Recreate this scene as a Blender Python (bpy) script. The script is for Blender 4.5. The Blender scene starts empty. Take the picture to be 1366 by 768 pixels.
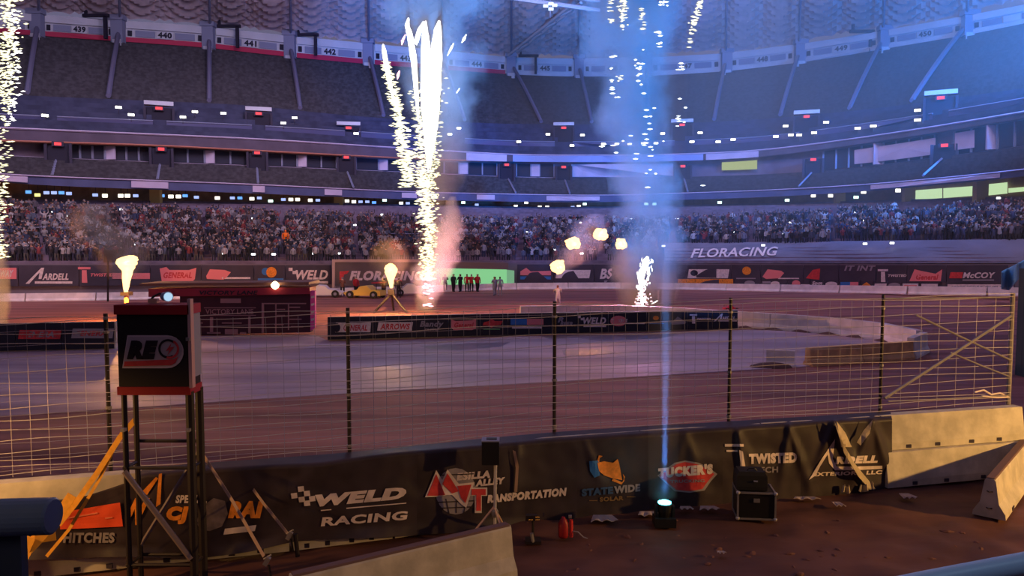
import bpy, bmesh, math, random
import numpy as np
from mathutils import Vector, Matrix
random.seed(7); rng = np.random.default_rng(7)
C = bpy.context.scene.collection
S = bpy.context.scene
PI = math.pi

# ------------------------------------------------------------------ camera
F = 1030.0; HZ = 318.0; H = 5.74
PIT = math.atan((384 - HZ) / F)
cam = bpy.data.cameras.new('camera'); co = bpy.data.objects.new('camera', cam); C.objects.link(co)
co.location = (0, 0, H); co.rotation_euler = (PI / 2 - PIT, 0, 0)
cam.sensor_width = 36; cam.lens = 36 * F / 1366; cam.clip_end = 600; cam.clip_start = 0.05
S.camera = co
# ------------------------------------------------------------------ view, world
S.view_settings.view_transform = 'Standard'; S.view_settings.look = 'None'
S.view_settings.exposure = 0.0; S.view_settings.gamma = 1; S.view_settings.use_curve_mapping = False
cy = S.cycles
cy.max_bounces = 4; cy.diffuse_bounces = 2; cy.glossy_bounces = 2; cy.transmission_bounces = 2
cy.volume_bounces = 0; cy.transparent_max_bounces = 16; cy.volume_step_rate = 2.0; cy.volume_max_steps = 128
cy.use_denoising = True; cy.sample_clamp_indirect = 3.0; cy.sample_clamp_direct = 0
w = bpy.data.worlds.new('arena_air'); S.world = w; w.use_nodes = True
w.node_tree.nodes['Background'].inputs[0].default_value = (0.46, 0.42, 0.72, 1)
w.node_tree.nodes['Background'].inputs[1].default_value = 0.28

def lamp(name, kind, loc, col, power, size=0.5, target=None, spot=None, blend=0.5, vol=1.0):
    l = bpy.data.lights.new(name, kind); o = bpy.data.objects.new(name, l); C.objects.link(o)
    o.location = loc; l.color = col; l.energy = power
    if kind == 'AREA': l.shape = 'DISK'; l.size = size
    else: l.shadow_soft_size = size
    if kind == 'SPOT': l.spot_size = math.radians(spot); l.spot_blend = blend
    if target is not None:
        o.rotation_euler = (Vector(target) - Vector(loc)).to_track_quat('-Z', 'Y').to_euler()
    l.volume_factor = vol if hasattr(l, 'volume_factor') else 1
    return o
# fill washes added high up for field, stands and crowd, and the work lamps at the pit gate
lamp('roof_fill', 'AREA', (0, 60, 46), (1.0, 0.62, 0.88), 3000, 40, (0, 60, 0), vol=0)
for _p, _t in (((-40, 68, 43), (-75, 112, 28)), ((0, 86, 46), (0, 160, 26)), ((42, 68, 43), (72, 106, 28)), ((-20, 82, 45), (-42, 140, 27)), ((22, 82, 45), (42, 140, 27))):
    lamp('ring_fill', 'AREA', _p, (0.74, 0.68, 1.0), 3300, 12, _t).data.spread = math.radians(120)  # fill added to brighten the upper stands
for _p, _t, _w in (((-44, 54, 34), (-50, 80, 5), 3000), ((-16, 79, 38), (-24, 108, 6), 2200), ((20, 79, 38), (24, 106, 6), 1800), ((46, 52, 34), (50, 74, 6), 1500)):
    lamp('crowd_fill', 'AREA', _p, (1.0, 0.74, 0.92), _w, 7, _t).data.spread = math.radians(110)  # fill added to brighten the lower crowd
lamp('gate_work_lamp', 'SPOT', (19.0, 11.5, 4.1), (1.0, 0.55, 0.13), 6200, 0.18, (8, 16.6, 1.0), 75, 0.6, vol=0)
lamp('left_work_lamp', 'SPOT', (-10.2, 10.2, 3.4), (1.0, 0.52, 0.14), 900, 0.15, (-7.0, 13.0, 1.0), 80, 0.7, vol=0)
lamp('pit_work_lamp', 'SPOT', (-1.0, 1.5, 7.5), (1.0, 0.62, 0.46), 340, 2.0, (-1.6, 12.2, 0.0), 60, 0.8, vol=0)
lamp('blue_stage_wash', 'SPOT', (60, 62, 27), (0.0, 0.25, 1.0), 230000, 1.0, (58, 100, 24), 120, 0.9)
lamp('blue_roof_spot', 'SPOT', (50, 50, 46), (0.03, 0.28, 1.0), 110000, 1.0, (45, 110, 12), 80, 0.9)
lamp('centre_blue_spot', 'SPOT', (-4, 24, 1.5), (0.06, 0.34, 1.0), 330000, 0.6, (-4.6, 64, 24), 32, 0.8)
lamp('right_blue_spot', 'SPOT', (15, 22, 1.5), (0.0, 0.26, 1.0), 400000, 0.6, (11.3, 66, 18), 44, 0.7)

lamp('near_rail_fill', 'SPOT', (0.6, 0.6, 8.8), (0.55, 0.75, 1.0), 110, 0.2, (0.6, 2.3, 5.0), 50, 0.8, vol=0)  # unseen fill added over the viewer to brighten the near rails
# ------------------------------------------------------------------ helpers
def ray(px, py):
    cx = (px - 683) / F; cyy = (384 - py) / F
    return Vector((cx, math.cos(PIT) + cyy * math.sin(PIT), -math.sin(PIT) + cyy * math.cos(PIT)))
def at(px, py, Y):
    d = ray(px, py); return Vector((0, 0, H)) + d * (Y / d.y)
def gr(px, py, z=0.0):
    d = ray(px, py); return Vector((0, 0, H)) + d * ((z - H) / d.z)
_G = np.arange(-400.0, 1801.0, 4.0)
def curve(pts, smooth=40):
    xs = np.array([p[0] for p in pts], float); ys = np.array([p[1] for p in pts], float)
    v = np.interp(_G, xs, ys)
    s0 = (ys[1] - ys[0]) / (xs[1] - xs[0]); s1 = (ys[-1] - ys[-2]) / (xs[-1] - xs[-2])
    v = np.where(_G < xs[0], ys[0] + (_G - xs[0]) * s0, v); v = np.where(_G > xs[-1], ys[-1] + (_G - xs[-1]) * s1, v)
    if smooth:
        n = int(smooth / 4); k = np.exp(-0.5 * (np.arange(-3 * n, 3 * n + 1) / n) ** 2); k /= k.sum()
        v = np.convolve(np.pad(v, 3 * n, mode='reflect', reflect_type='odd'), k, 'valid')
    return lambda x: float(np.interp(x, _G, v))
def lin(c):
    return tuple(((x / 255) / 12.92 if x / 255 <= .04045 else ((x / 255 + .055) / 1.055) ** 2.4) for x in c)

MATS = {}
def mat(name, rgb, rough=0.7, var=0.0, scale=3.0, bump=0.0, metal=0.0, emit=None, estr=1.0, rgb2=None, detail=4, coords='Object', stretch=None):
    if name in MATS: return MATS[name]
    m = bpy.data.materials.new(name); m.use_nodes = True; nt = m.node_tree; b = nt.nodes['Principled BSDF']
    b.inputs['Base Color'].default_value = (*rgb, 1); b.inputs['Roughness'].default_value = rough; b.inputs['Metallic'].default_value = metal
    b.inputs['Specular IOR Level'].default_value = 0.3
    if emit is not None:
        b.inputs['Emission Color'].default_value = (*emit, 1); b.inputs['Emission Strength'].default_value = estr
    if var or bump or rgb2:
        tc = nt.nodes.new('ShaderNodeTexCoord'); n = nt.nodes.new('ShaderNodeTexNoise'); n.inputs['Scale'].default_value = scale; n.inputs['Detail'].default_value = detail
        src = tc.outputs[coords]
        if stretch:
            mp = nt.nodes.new('ShaderNodeMapping'); mp.inputs['Scale'].default_value = stretch; nt.links.new(src, mp.inputs[0]); src = mp.outputs[0]
        nt.links.new(src, n.inputs['Vector'])
        if var or rgb2:
            r = nt.nodes.new('ShaderNodeValToRGB'); e = r.color_ramp.elements
            c2 = rgb2 if rgb2 else tuple(min(1, x * (1 + var)) for x in rgb); c1 = rgb if rgb2 else tuple(x * (1 - var) for x in rgb)
            e[0].position = .36; e[1].position = .64; e[0].color = (*c1, 1); e[1].color = (*c2, 1)
            nt.links.new(n.outputs['Fac'], r.inputs['Fac']); nt.links.new(r.outputs['Color'], b.inputs['Base Color'])
        if bump:
            bp = nt.nodes.new('ShaderNodeBump'); bp.inputs['Strength'].default_value = bump; bp.inputs['Distance'].default_value = 0.05
            nt.links.new(n.outputs['Fac'], bp.inputs['Height']); nt.links.new(bp.outputs['Normal'], b.inputs['Normal'])
    MATS[name] = m; return m
def glow(name, rgb, s):
    return mat(name, (0.02, 0.02, 0.02), 0.5, emit=rgb, estr=s)

OFF = {}
def tag(o, label=None, cat=None, group=None, kind=None):
    if label: o['label'] = label
    if cat: o['category'] = cat
    if group: o['group'] = group
    if kind: o['kind'] = kind
    return o
def empty(name, loc, label=None, cat=None, group=None, kind=None, rz=0.0):
    o = bpy.data.objects.new(name, None); C.objects.link(o); o.location = loc; o.rotation_euler = (0, 0, rz); o.empty_display_size = .2
    OFF[o.name] = Vector((0, 0, 0)) if rz or kind == 'local' else Vector(loc)
    return tag(o, label, cat, group, None if kind == 'local' else kind)
class MB:
    def __init__(s): s.v = []; s.f = []
    def add(s, vs, fs):
        n = len(s.v); s.v += [Vector(v) for v in vs]; s.f += [tuple(i + n for i in f) for f in fs]; return s
    def box(s, c, size, rz=0.0, M=None):
        c = Vector(c); x, y, z = [d / 2 for d in size]
        R = M if M is not None else Matrix.Rotation(rz, 3, 'Z')
        vs = [c + R @ Vector((a * x, b * y, d * z)) for a in (-1, 1) for b in (-1, 1) for d in (-1, 1)]
        return s.add(vs, [(0, 1, 3, 2), (4, 6, 7, 5), (0, 4, 5, 1), (2, 3, 7, 6), (0, 2, 6, 4), (1, 5, 7, 3)])
    def tube(s, pts, r, n=6, cap=True):
        pts = [Vector(p) for p in pts]; rs = r if isinstance(r, (list, tuple)) else [r] * len(pts); vs = []
        for i, p in enumerate(pts):
            t = (pts[min(i + 1, len(pts) - 1)] - pts[max(i - 1, 0)]).normalized()
            a = Vector((0, 0, 1)) if abs(t.z) < .9 else Vector((1, 0, 0)); u = t.cross(a).normalized(); w_ = t.cross(u)
            vs += [p + (u * math.cos(2 * PI * k / n) + w_ * math.sin(2 * PI * k / n)) * rs[i] for k in range(n)]
        fs = [(i * n + k, i * n + (k + 1) % n, (i + 1) * n + (k + 1) % n, (i + 1) * n + k) for i in range(len(pts) - 1) for k in range(n)]
        if cap: fs += [tuple(range(n))[::-1], tuple((len(pts) - 1) * n + k for k in range(n))]
        return s.add(vs, fs)
    def lathe(s, c, prof, n=12, sx=1, sy=1):
        c = Vector(c); vs = [c + Vector((r * math.cos(2 * PI * k / n) * sx, r * math.sin(2 * PI * k / n) * sy, z)) for r, z in prof for k in range(n)]
        fs = [(i * n + k, i * n + (k + 1) % n, (i + 1) * n + (k + 1) % n, (i + 1) * n + k) for i in range(len(prof) - 1) for k in range(n)]
        fs += [tuple(range(n))[::-1], tuple((len(prof) - 1) * n + k for k in range(n))]
        return s.add(vs, fs)
    def prism(s, prof, a, b, up=Vector((0, 0, 1))):
        """profile (side, height) swept from a to b"""
        a = Vector(a); b = Vector(b); t = (b - a).normalized(); sd = Vector((t.y, -t.x, 0)).normalized(); n = len(prof)
        vs = [p + sd * x + up * z for p in (a, b) for x, z in prof]
        fs = [(k, (k + 1) % n, n + (k + 1) % n, n + k) for k in range(n)] + [tuple(range(n))[::-1], tuple(range(n, 2 * n))]
        return s.add(vs, fs)
    def grid(s, fn, nu, nv):
        vs = [fn(i / nu, j / nv) for j in range(nv + 1) for i in range(nu + 1)]
        return s.add(vs, [(j * (nu + 1) + i, j * (nu + 1) + i + 1, (j + 1) * (nu + 1) + i + 1, (j + 1) * (nu + 1) + i) for j in range(nv) for i in range(nu)])
    def poly(s, pts):
        return s.add(pts, [tuple(range(len(pts)))])
    def slab(s, pts, d):
        """flat outline given real thickness d (vector)"""
        n = len(pts); pts = [Vector(p) for p in pts]; d = Vector(d)
        return s.add(pts + [p + d for p in pts], [tuple(range(n)), tuple(range(n, 2 * n))[::-1]] + [(k, n + k, n + (k + 1) % n, (k + 1) % n) for k in range(n)])
    def build(s, name, m, parent=None, smooth=False, origin=None, thick=0, recalc=True):
        if parent is None:
            if origin is None:
                lo = Vector((min(v.x for v in s.v), min(v.y for v in s.v), min(v.z for v in s.v))); hi = Vector((max(v.x for v in s.v), max(v.y for v in s.v), 0))
                origin = Vector(((lo.x + hi.x) / 2, (lo.y + hi.y) / 2, lo.z))
            off = Vector(origin)
        else: off = OFF[parent.name]
        me = bpy.data.meshes.new(name); me.from_pydata([tuple(v - off) for v in s.v], [], s.f)
        if recalc:
            bm = bmesh.new(); bm.from_mesh(me); bmesh.ops.recalc_face_normals(bm, faces=bm.faces); bm.to_mesh(me); bm.free()
        if smooth:
            for p in me.polygons: p.use_smooth = True
        me.update(); ms = m if isinstance(m, list) else [m]
        for q in ms: me.materials.append(q)
        o = bpy.data.objects.new(name, me); C.objects.link(o)
        if parent is None: o.location = off
        else: o.parent = parent
        OFF[o.name] = off
        if thick:
            md = o.modifiers.new('thickness', 'SOLIDIFY'); md.thickness = thick; md.offset = 0
        return o
def copy_tree(o, parent=None):
    c = o.copy(); C.objects.link(c); OFF[c.name] = OFF.get(o.name, Vector())
    if parent is not None: c.parent = parent
    for ch in o.children: copy_tree(ch, c)
    return c

def where(px):
    L = ((5, 'beyond the left edge sparks'), (62, 'by the left edge sparks'), (125, 'above the white A wall sign'), (190, 'straight above the REO tower'), (250, 'just right of the REO tower'), (312, 'above the VICTORY LANE header'), (372, 'above the map emblem banner'), (432, 'above the WELD wall banner'), (500, 'above the left end of the billboard'), (548, 'left of the tall firework'), (625, 'behind the tall firework'), (668, 'directly right of the tall firework'), (725, 'above the green screen end'), (775, 'above the middle fence post'), (835, 'left of the blue smoke'), (888, 'behind the blue smoke column'), (945, 'directly right of the blue smoke column'), (1012, 'above the fourth visible fence post'), (1080, 'above the curved infield barrier'), (1150, 'above the tan infield barrier'), (1212, 'left of the cross braces'), (1270, 'above the first bright window'), (1335, 'above the middle bright window'))
    for a, t in L:
        if px < a: return t
    return 'at the right edge'
_TC = {}
def text2d(s, bold=0.0, shear=0.0, step=0):
    """letters as triangles in the unit square (u right, v up)"""
    k = (s, bold, shear, step)
    if k in _TC: return _TC[k]
    cu = bpy.data.curves.new('lettering', 'FONT'); cu.body = s; cu.offset = bold; cu.shear = shear; cu.resolution_u = 3; cu.space_character = 1 + bold * 2
    ob = bpy.data.objects.new('lettering', cu); C.objects.link(ob); dg = bpy.context.evaluated_depsgraph_get()
    me = bpy.data.meshes.new_from_object(ob.evaluated_get(dg)); bm = bmesh.new(); bm.from_mesh(me)
    bmesh.ops.remove_doubles(bm, verts=bm.verts, dist=1e-4)
    xs = [v.co.x for v in bm.verts]; ys = [v.co.y for v in bm.verts]; x0, x1, y0, y1 = min(xs), max(xs), min(ys), max(ys)
    for v in bm.verts: v.co = ((v.co.x - x0) / (x1 - x0), (v.co.y - y0) / (y1 - y0), 0)
    for i in range(1, step):
        bmesh.ops.bisect_plane(bm, geom=bm.verts[:] + bm.edges[:] + bm.faces[:], plane_co=(i / step, 0, 0), plane_no=(1, 0, 0))
    for i in range(1, 4 if step else 1):
        bmesh.ops.bisect_plane(bm, geom=bm.verts[:] + bm.edges[:] + bm.faces[:], plane_co=(0, i / 4, 0), plane_no=(0, 1, 0))
    bm.verts.index_update(); r = ([tuple(v.co[:2]) for v in bm.verts], [tuple(v.index for v in f.verts) for f in bm.faces])
    bm.free(); bpy.data.objects.remove(ob); bpy.data.meshes.remove(me); bpy.data.curves.remove(cu); _TC[k] = r; return r
def letters(mb, s, fn, rect, bold=0.03, shear=0.0, step=0, tilt=0.0):
    """rect=(x0,ytop,x1,ybottom) on the surface fn(x,y); tilt = rise of the baseline to the right"""
    vs, fs = text2d(s, bold, shear, step); x0, y0, x1, y1 = rect
    return mb.add([fn(x0 + u * (x1 - x0), y1 + v * (y0 - y1) - tilt * u) for u, v in vs], fs)
def shape(mb, fn, pts, sub=0):
    """a filled outline on the surface fn, cut fine enough to lie on it"""
    bm = bmesh.new(); vs = [bm.verts.new((x, y, 0)) for x, y in pts]; bm.faces.new(vs)
    if sub:
        xs = [p[0] for p in pts]; ys = [p[1] for p in pts]
        for i in range(1, int((max(xs) - min(xs)) / sub) + 1):
            bmesh.ops.bisect_plane(bm, geom=bm.verts[:] + bm.edges[:] + bm.faces[:], plane_co=(min(xs) + i * sub, 0, 0), plane_no=(1, 0, 0))
        for i in range(1, int((max(ys) - min(ys)) / sub) + 1):
            bmesh.ops.bisect_plane(bm, geom=bm.verts[:] + bm.edges[:] + bm.faces[:], plane_co=(0, min(ys) + i * sub, 0), plane_no=(0, 1, 0))
    bmesh.ops.triangulate(bm, faces=bm.faces); bm.verts.index_update()
    mb.add([fn(v.co.x, v.co.y) for v in bm.verts], [tuple(v.index for v in f.verts) for f in bm.faces]); bm.free(); return mb
def oval(cx, cy_, rx, ry, n=20, a0=0, a1=2 * PI):
    return [(cx + rx * math.cos(a0 + (a1 - a0) * k / n), cy_ + ry * math.sin(a0 + (a1 - a0) * k / n)) for k in range(n + (a1 - a0 < 6))]
def rect(x0, y0, x1, y1, sl=0): return [(x0 + sl, y0), (x1 + sl, y0), (x1, y1), (x0, y1)]

# ------------------------------------------------------------------ materials
m_seat = mat('dark_seating', lin((72, 66, 72)), .95, .25, 1.5, stretch=(1, 1, 1))
m_seatb = mat('blue_seating', lin((66, 66, 90)), .9, .2, .6)
m_fascia = mat('painted_fascia', lin((205, 200, 212)), .7, .06, .3)
m_fgrey = mat('fascia_panel_grey', lin((140, 140, 168)), .7)
m_fdark = mat('fascia_dark', lin((60, 52, 70)), .7)
m_red = mat('fascia_red', lin((190, 40, 80)), .6)
m_deckf = mat('deck_front_dark', lin((96, 82, 98)), .8, .15, .4)
m_bluef = mat('deck_front_blue', lin((84, 86, 122)), .7, .1, .5)
m_orange = mat('deck_edge_orange', lin((190, 120, 100)), .7)
m_pale = mat('pale_wall_paint', lin((200, 180, 205)), .8, .08, .4)
m_glassd = mat('dark_suite_glass', lin((52, 50, 66)), .7)
m_ink = mat('dark_ink', lin((40, 34, 52)), .7)
m_conc = mat('concrete', lin((190, 180, 172)), .85, .16, 2.5, .35)
m_concw = mat('white_painted_concrete', lin((228, 212, 214)), .8, .12, 1.2, .2)
m_black = mat('black_vinyl', lin((56, 45, 53)), .55, .18, 2.0)
m_blackf = mat('black_banner_far', lin((70, 62, 76)), .7, .12, .6)
m_print = mat('white_print', lin((225, 205, 205)), .6, .12, 5)
m_printg = mat('grey_print', lin((150, 140, 150)), .6)
m_printr = mat('red_print', lin((205, 62, 66)), .6, .15, 6)
m_printp = mat('pink_print', lin((235, 130, 135)), .6)
m_printb = mat('blue_print', lin((60, 120, 190)), .6)
m_printo = mat('orange_print', lin((235, 140, 50)), .6, .2, 8)
m_metal = mat('galvanised_steel', lin((140, 132, 136)), .5, .1, 6, metal=.3)
m_cable = mat('pale_cable', lin((200, 186, 190)), .6)
m_dmetal = mat('dark_steel', lin((52, 44, 46)), .5, metal=.3)
m_blk = mat('black_plastic', lin((30, 28, 32)), .45)
m_strap = mat('yellow_strap', lin((240, 170, 60)), .7, .1, 9)
m_bluepad = mat('blue_rail_paint', lin((84, 108, 150)), .5, .12, 3)

# ------------------------------------------------------------------ plan of the bowl
Z1 = 11.8
f1b = curve([(0, 243), (50, 247), (342, 258), (542, 266), (684, 269), (800, 270), (1024, 263), (1162, 255), (1334, 239), (1366, 235)])
f1t = curve([(0, 232), (50, 235), (342, 246), (542, 256), (684, 259), (800, 261), (1024, 254), (1162, 246), (1334, 230), (1366, 226)])
Y1 = curve([(px, gr(px, f1b(px), Z1).y) for px in range(-240, 1640, 20)], 30)
base_py = curve([(0, 402), (175, 400), (440, 394), (690, 385.5), (850, 385), (904, 386), (1140, 391), (1366, 395)])
def bank(px):
    t = min(1, max(0, (px - 780) / 560)); return 0.95 * t * t * (3 - 2 * t)
Y0 = curve([(px, gr(px, base_py(px), bank(px)).y) for px in range(-240, 1640, 20)], 50)   # far track barrier
Yw = lambda px: Y0(px) * 1.03 + .6                                                          # banner wall
PX0, PX1 = -240, 1620
def pxs(n, a=PX0, b=PX1): return [a + (b - a) * i / n for i in range(n + 1)]
def loft(mb, A, B, n=120, steps=1, a=PX0, b=PX1):
    """A, B: (row curve, depth curve). With steps>1 a flight of risers and treads."""
    for k in range(steps):
        t0, t1 = k / steps, (k + 1) / steps; ra = []; rb = []; rc = []
        for px in pxs(n, a, b):
            pa, pb = at(px, A[0](px), A[1](px)), at(px, B[0](px), B[1](px)); p0 = pa.lerp(pb, t0); p1 = pa.lerp(pb, t1)
            ra.append(p0); rb.append(Vector((p0.x, p0.y, p1.z)) if steps > 1 else p1); rc.append(p1)
        N = len(ra); vs = ra + rb + (rc if steps > 1 else [])
        fs = [(i, i + 1, N + i + 1, N + i) for i in range(N - 1)]
        if steps > 1: fs += [(N + i, N + i + 1, 2 * N + i + 1, 2 * N + i) for i in range(N - 1)]
        mb.add(vs, fs)
    return mb
suite_b = curve([(13, 209), (83, 212), (203, 217), (345, 222), (465, 227), (535, 230), (680, 237), (747, 238), (860, 238), (1010, 234), (1140, 226), (1260, 210), (1366, 196)])
f2b = curve([(13, 188), (215, 194), (342, 201), (555, 212), (690, 216), (870, 216), (1010, 211), (1141, 193), (1241, 178), (1366, 157)])
f2t = curve([(17, 171), (340, 185), (529, 197), (690, 207), (870, 207), (1010, 202), (1141, 185), (1241, 170), (1366, 149)])
d3t = curve([(0, 128), (67, 131), (342, 142), (419, 152), (555, 162), (690, 167), (870, 167), (957, 164), (1024, 160), (1124, 151), (1207, 142), (1366, 120)])
f3b = curve([(0, 46), (43, 49), (157, 57), (273, 65), (342, 73), (385, 78), (485, 87), (640, 98), (695, 102), (767, 104), (870, 103), (972, 97), (1100, 81), (1172, 68), (1300, 47), (1366, 33)], 24)
f3t = curve([(0, 14), (40, 18), (160, 27), (280, 35), (342, 43), (485, 57), (640, 72), (684, 77), (772, 78), (877, 76), (970, 71), (1100, 54), (1182, 40), (1283, 22), (1366, 6)], 24)
off = lambda d: (lambda px: Y1(px) + d)
shift = lambda f, d: (lambda px: f(px) + d)

# ------------------------------------------------------------------ ground
def ground_z(x, y):
    # low banks: the far right turn rises, the pit lane is churned
    px = 683 + F * x / max(y, 1); e = bank(px) * min(1, max(0, (y - 50) / 22)) if y > 50 else 0
    return e
gm = MB()
xs = np.concatenate([np.linspace(-110, -14, 40), np.linspace(-13.5, 14, 160), np.linspace(14.6, 110, 40)]); ys = np.concatenate([np.linspace(-4, 9, 10), np.linspace(9.2, 20, 80), np.linspace(20.5, 60, 60), np.linspace(61, 175, 50)])
def dirt(x, y):
    from mathutils import noise
    z = ground_z(x, y)
    if y < 20: z += .06 * noise.noise((x * 1.3, y * 1.6, 0)) + .03 * noise.noise((x * 4, y * 4, 3)) - .05
    return z
nx = len(xs)
gm.add([(x, y, dirt(x, y)) for y in ys for x in xs], [(j * nx + i, j * nx + i + 1, (j + 1) * nx + i + 1, (j + 1) * nx + i) for j in range(len(ys) - 1) for i in range(nx - 1)])
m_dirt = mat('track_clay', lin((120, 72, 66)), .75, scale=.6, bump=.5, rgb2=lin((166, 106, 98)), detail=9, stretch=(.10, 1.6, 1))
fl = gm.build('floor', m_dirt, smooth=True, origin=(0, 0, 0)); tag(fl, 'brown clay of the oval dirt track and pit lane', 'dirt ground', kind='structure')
m_pit = mat('shaded_pit_clay', lin((78, 46, 42)), .7, scale=.8, bump=.6, rgb2=lin((104, 66, 58)), detail=9, stretch=(.5, 1.3, 1))  # darker clay: the shade on the pit lane is put into the colour
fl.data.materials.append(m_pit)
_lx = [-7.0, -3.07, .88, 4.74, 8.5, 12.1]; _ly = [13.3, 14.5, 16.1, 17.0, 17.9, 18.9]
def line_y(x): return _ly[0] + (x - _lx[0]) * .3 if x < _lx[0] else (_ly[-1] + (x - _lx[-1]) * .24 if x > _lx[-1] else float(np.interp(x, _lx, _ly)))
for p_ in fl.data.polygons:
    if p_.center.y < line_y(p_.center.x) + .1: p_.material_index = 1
# pale packed infield
near_edge = [(-160, 568), (0, 556), (170, 545), (342, 533), (520, 522), (700, 512), (900, 500), (1010, 493)]
far_edge = [(1240, 466), (1180, 455), (1100, 444), (1000, 440), (800, 446), (600, 452), (440, 456), (420, 447), (240, 449), (150, 466), (-160, 472)]
ring = [gr(a, b) for a, b in near_edge + [(1065, 490), (1215, 476)] + far_edge]
im = MB().slab([p + Vector((0, 0, .03)) for p in ring], (0, 0, -.2))
m_in = mat('packed_infield_dirt', lin((150, 126, 140)), .6, scale=.35, bump=.15, rgb2=lin((196, 172, 184)), detail=8, stretch=(.14, 1.3, 1))
tag(im.build('infield_floor', m_in, origin=(0, 0, 0)), 'pale watered clay of the infield inside the track', 'dirt ground', kind='structure')
# damp dark patches on it
for i, pts in enumerate([[(720, 449), (760, 446), (820, 447), (870, 444), (905, 447), (880, 452), (800, 455), (770, 451), (735, 453)], [(750, 468), (800, 466), (822, 471), (780, 476), (752, 474)], [(560, 462), (620, 459), (680, 457), (668, 463), (610, 468), (575, 466)]]):
    mb = MB().slab([gr(a, b) + Vector((0, 0, .035)) for a, b in pts], (0, 0, -.02))
    o = mb.build('damp_patch', mat('wet_clay', lin((128, 108, 124)), .35, .2, .8), origin=(0, 0, 0)); o['kind'] = 'stuff'
    tag(o, ['long dark wet patch on pale infield below the sponsor wall', 'small dark wet patch on infield by the second fence post', 'streaky damp patch on infield near left end of sponsor wall'][i], 'wet patch')

# ------------------------------------------------------------------ bowl structure
def structure(name, mb, m, label, cat='stadium structure', **k):
    o = mb.build(name, m, origin=(0, 0, 0), **k); return tag(o, label, cat, kind='structure')
ctop = curve([(0, 266), (340, 270), (540, 273), (740, 277), (1010, 272), (1160, 268), (1366, 262)])
wtop = curve([(0, 352), (440, 352), (690, 351), (1140, 352), (1366, 352)])
wbot = curve([(0, 383), (440, 380), (690, 378), (870, 378), (1140, 383), (1366, 388)])
Ytop = off(4.0)
m_step = mat('terrace_concrete', lin((118, 102, 120)), .9, .2, 1.0)
structure('lower_terrace', loft(MB(), (wtop, lambda p: Yw(p) + 1.0), (ctop, Ytop), 110, 24), m_step, 'stepped lower terrace packed with spectators', 'terrace')
structure('wall_lower', loft(loft(MB(), (shift(base_py, 1), lambda p: Yw(p) + .15), (wtop, lambda p: Yw(p) + .15), 120), (wtop, lambda p: Yw(p) + .15), (wtop, lambda p: Yw(p) + 1.2), 120), mat('arena_wall_paint', lin((120, 108, 120)), .8, .1, .3), 'grey arena wall at the foot of the lower terrace', 'wall')
structure('wall_concourse', loft(MB(), (shift(ctop, 6), off(6.5)), (shift(f1b, -6), off(6.5)), 120), mat('concourse_wall', lin((130, 100, 90)), .8, .2, .8), 'dim brownish back wall of the lower concourse', 'wall')
structure('ceiling_concourse', loft(MB(), (f1b, off(0.1)), (shift(f1b, -2), off(6.6)), 120), mat('soffit', lin((150, 116, 84)), .8), 'soffit under the club deck', 'ceiling')
structure('deck_front_lower', loft(loft(MB(), (f1b, off(0)), (f1t, off(0)), 130), (f1t, off(0)), (f1t, off(.4)), 130), m_bluef, 'grey blue front of the club deck above the crowd', 'balcony front')
structure('club_terrace', loft(MB(), (shift(f1t, 2), off(.4)), (suite_b, off(8)), 110, 8), m_seat, 'dark empty seating rows of the club deck', 'terrace')
structure('wall_suites', loft(MB(), (suite_b, off(8)), (f2b, off(8)), 120), mat('suite_wall', lin((120, 104, 124)), .7, .15, .5), 'wall line of the suites', 'wall')
structure('deck_front_middle', loft(loft(loft(MB(), (f2b, off(8.2)), (f2b, off(6.4)), 130), (f2b, off(6.4)), (f2t, off(6.4)), 130), (f2t, off(6.4)), (f2t, off(6.9)), 130), m_deckf, 'dark deep front of the upper deck with a pale top line', 'balcony front')
structure('lower_gallery_terrace', loft(MB(), (shift(f2t, 2), off(6.9)), (d3t, off(15)), 110, 7), m_seatb, 'blue tinted seating rows at the foot of the upper deck', 'terrace')
structure('upper_terrace', loft(MB(), (d3t, off(15)), (shift(f3b, -1), off(37)), 110, 20), m_seat, 'steep dark empty upper deck seating', 'terrace')
structure('wall_roof_ring', loft(MB(), (f3b, off(36)), (shift(f3t, 0), off(36)), 140), m_fascia, 'pale ring beam under the roof carrying the section signs', 'ring beam')
nd = MB().box((0, -9, 9.6), (150, 27, .8)); nd.box((0, -21, 4.8), (150, .6, 9.6)); nd.box((0, -4, 1.6), (150, 7, 3.2))  # unseen overhang and back wall, added to keep ambient light off the pit
structure('deck_near', nd, mat('near_deck_concrete', lin((110, 104, 110)), .9, .1, .5), 'near side deck over and behind the viewer, out of the frame', 'terrace')
# thin trims along the decks
def line_trim(name, row, depth, r, m, label, a=PX0, b=PX1, n=110):
    o = MB().tube([at(px, row(px), depth(px)) for px in pxs(n, a, b)], r, 4).build(name, m, origin=(0, 0, 0)); return tag(o, label, 'railing', kind='structure')
line_trim('trim_1', shift(f2b, 0), off(6.3), .13, m_orange, 'orange edge line under the upper deck front', PX0, 640)
line_trim('trim_2', shift(f2t, 0), off(6.3), .12, m_pale, 'pale capping on the upper deck front')
line_trim('trim_3', shift(suite_b, 0), off(7.6), .13, m_pale, 'pale rail in front of the suites', PX0, 760)
line_trim('trim_4', shift(f1t, 0), off(-.1), .08, m_pale, 'pale rail along the club deck front')
line_trim('trim_5', d3t, off(14.8), .09, m_fgrey, 'grey rail at the cross aisle of the upper deck')
mid = curve([(0, 312), (338, 312), (450, 318), (620, 318), (740, 318), (900, 316), (1366, 300)])
def terr(px, t):
    return at(px, wtop(px), Yw(px) + 1).lerp(at(px, ctop(px), Ytop(px)), t)
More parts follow.
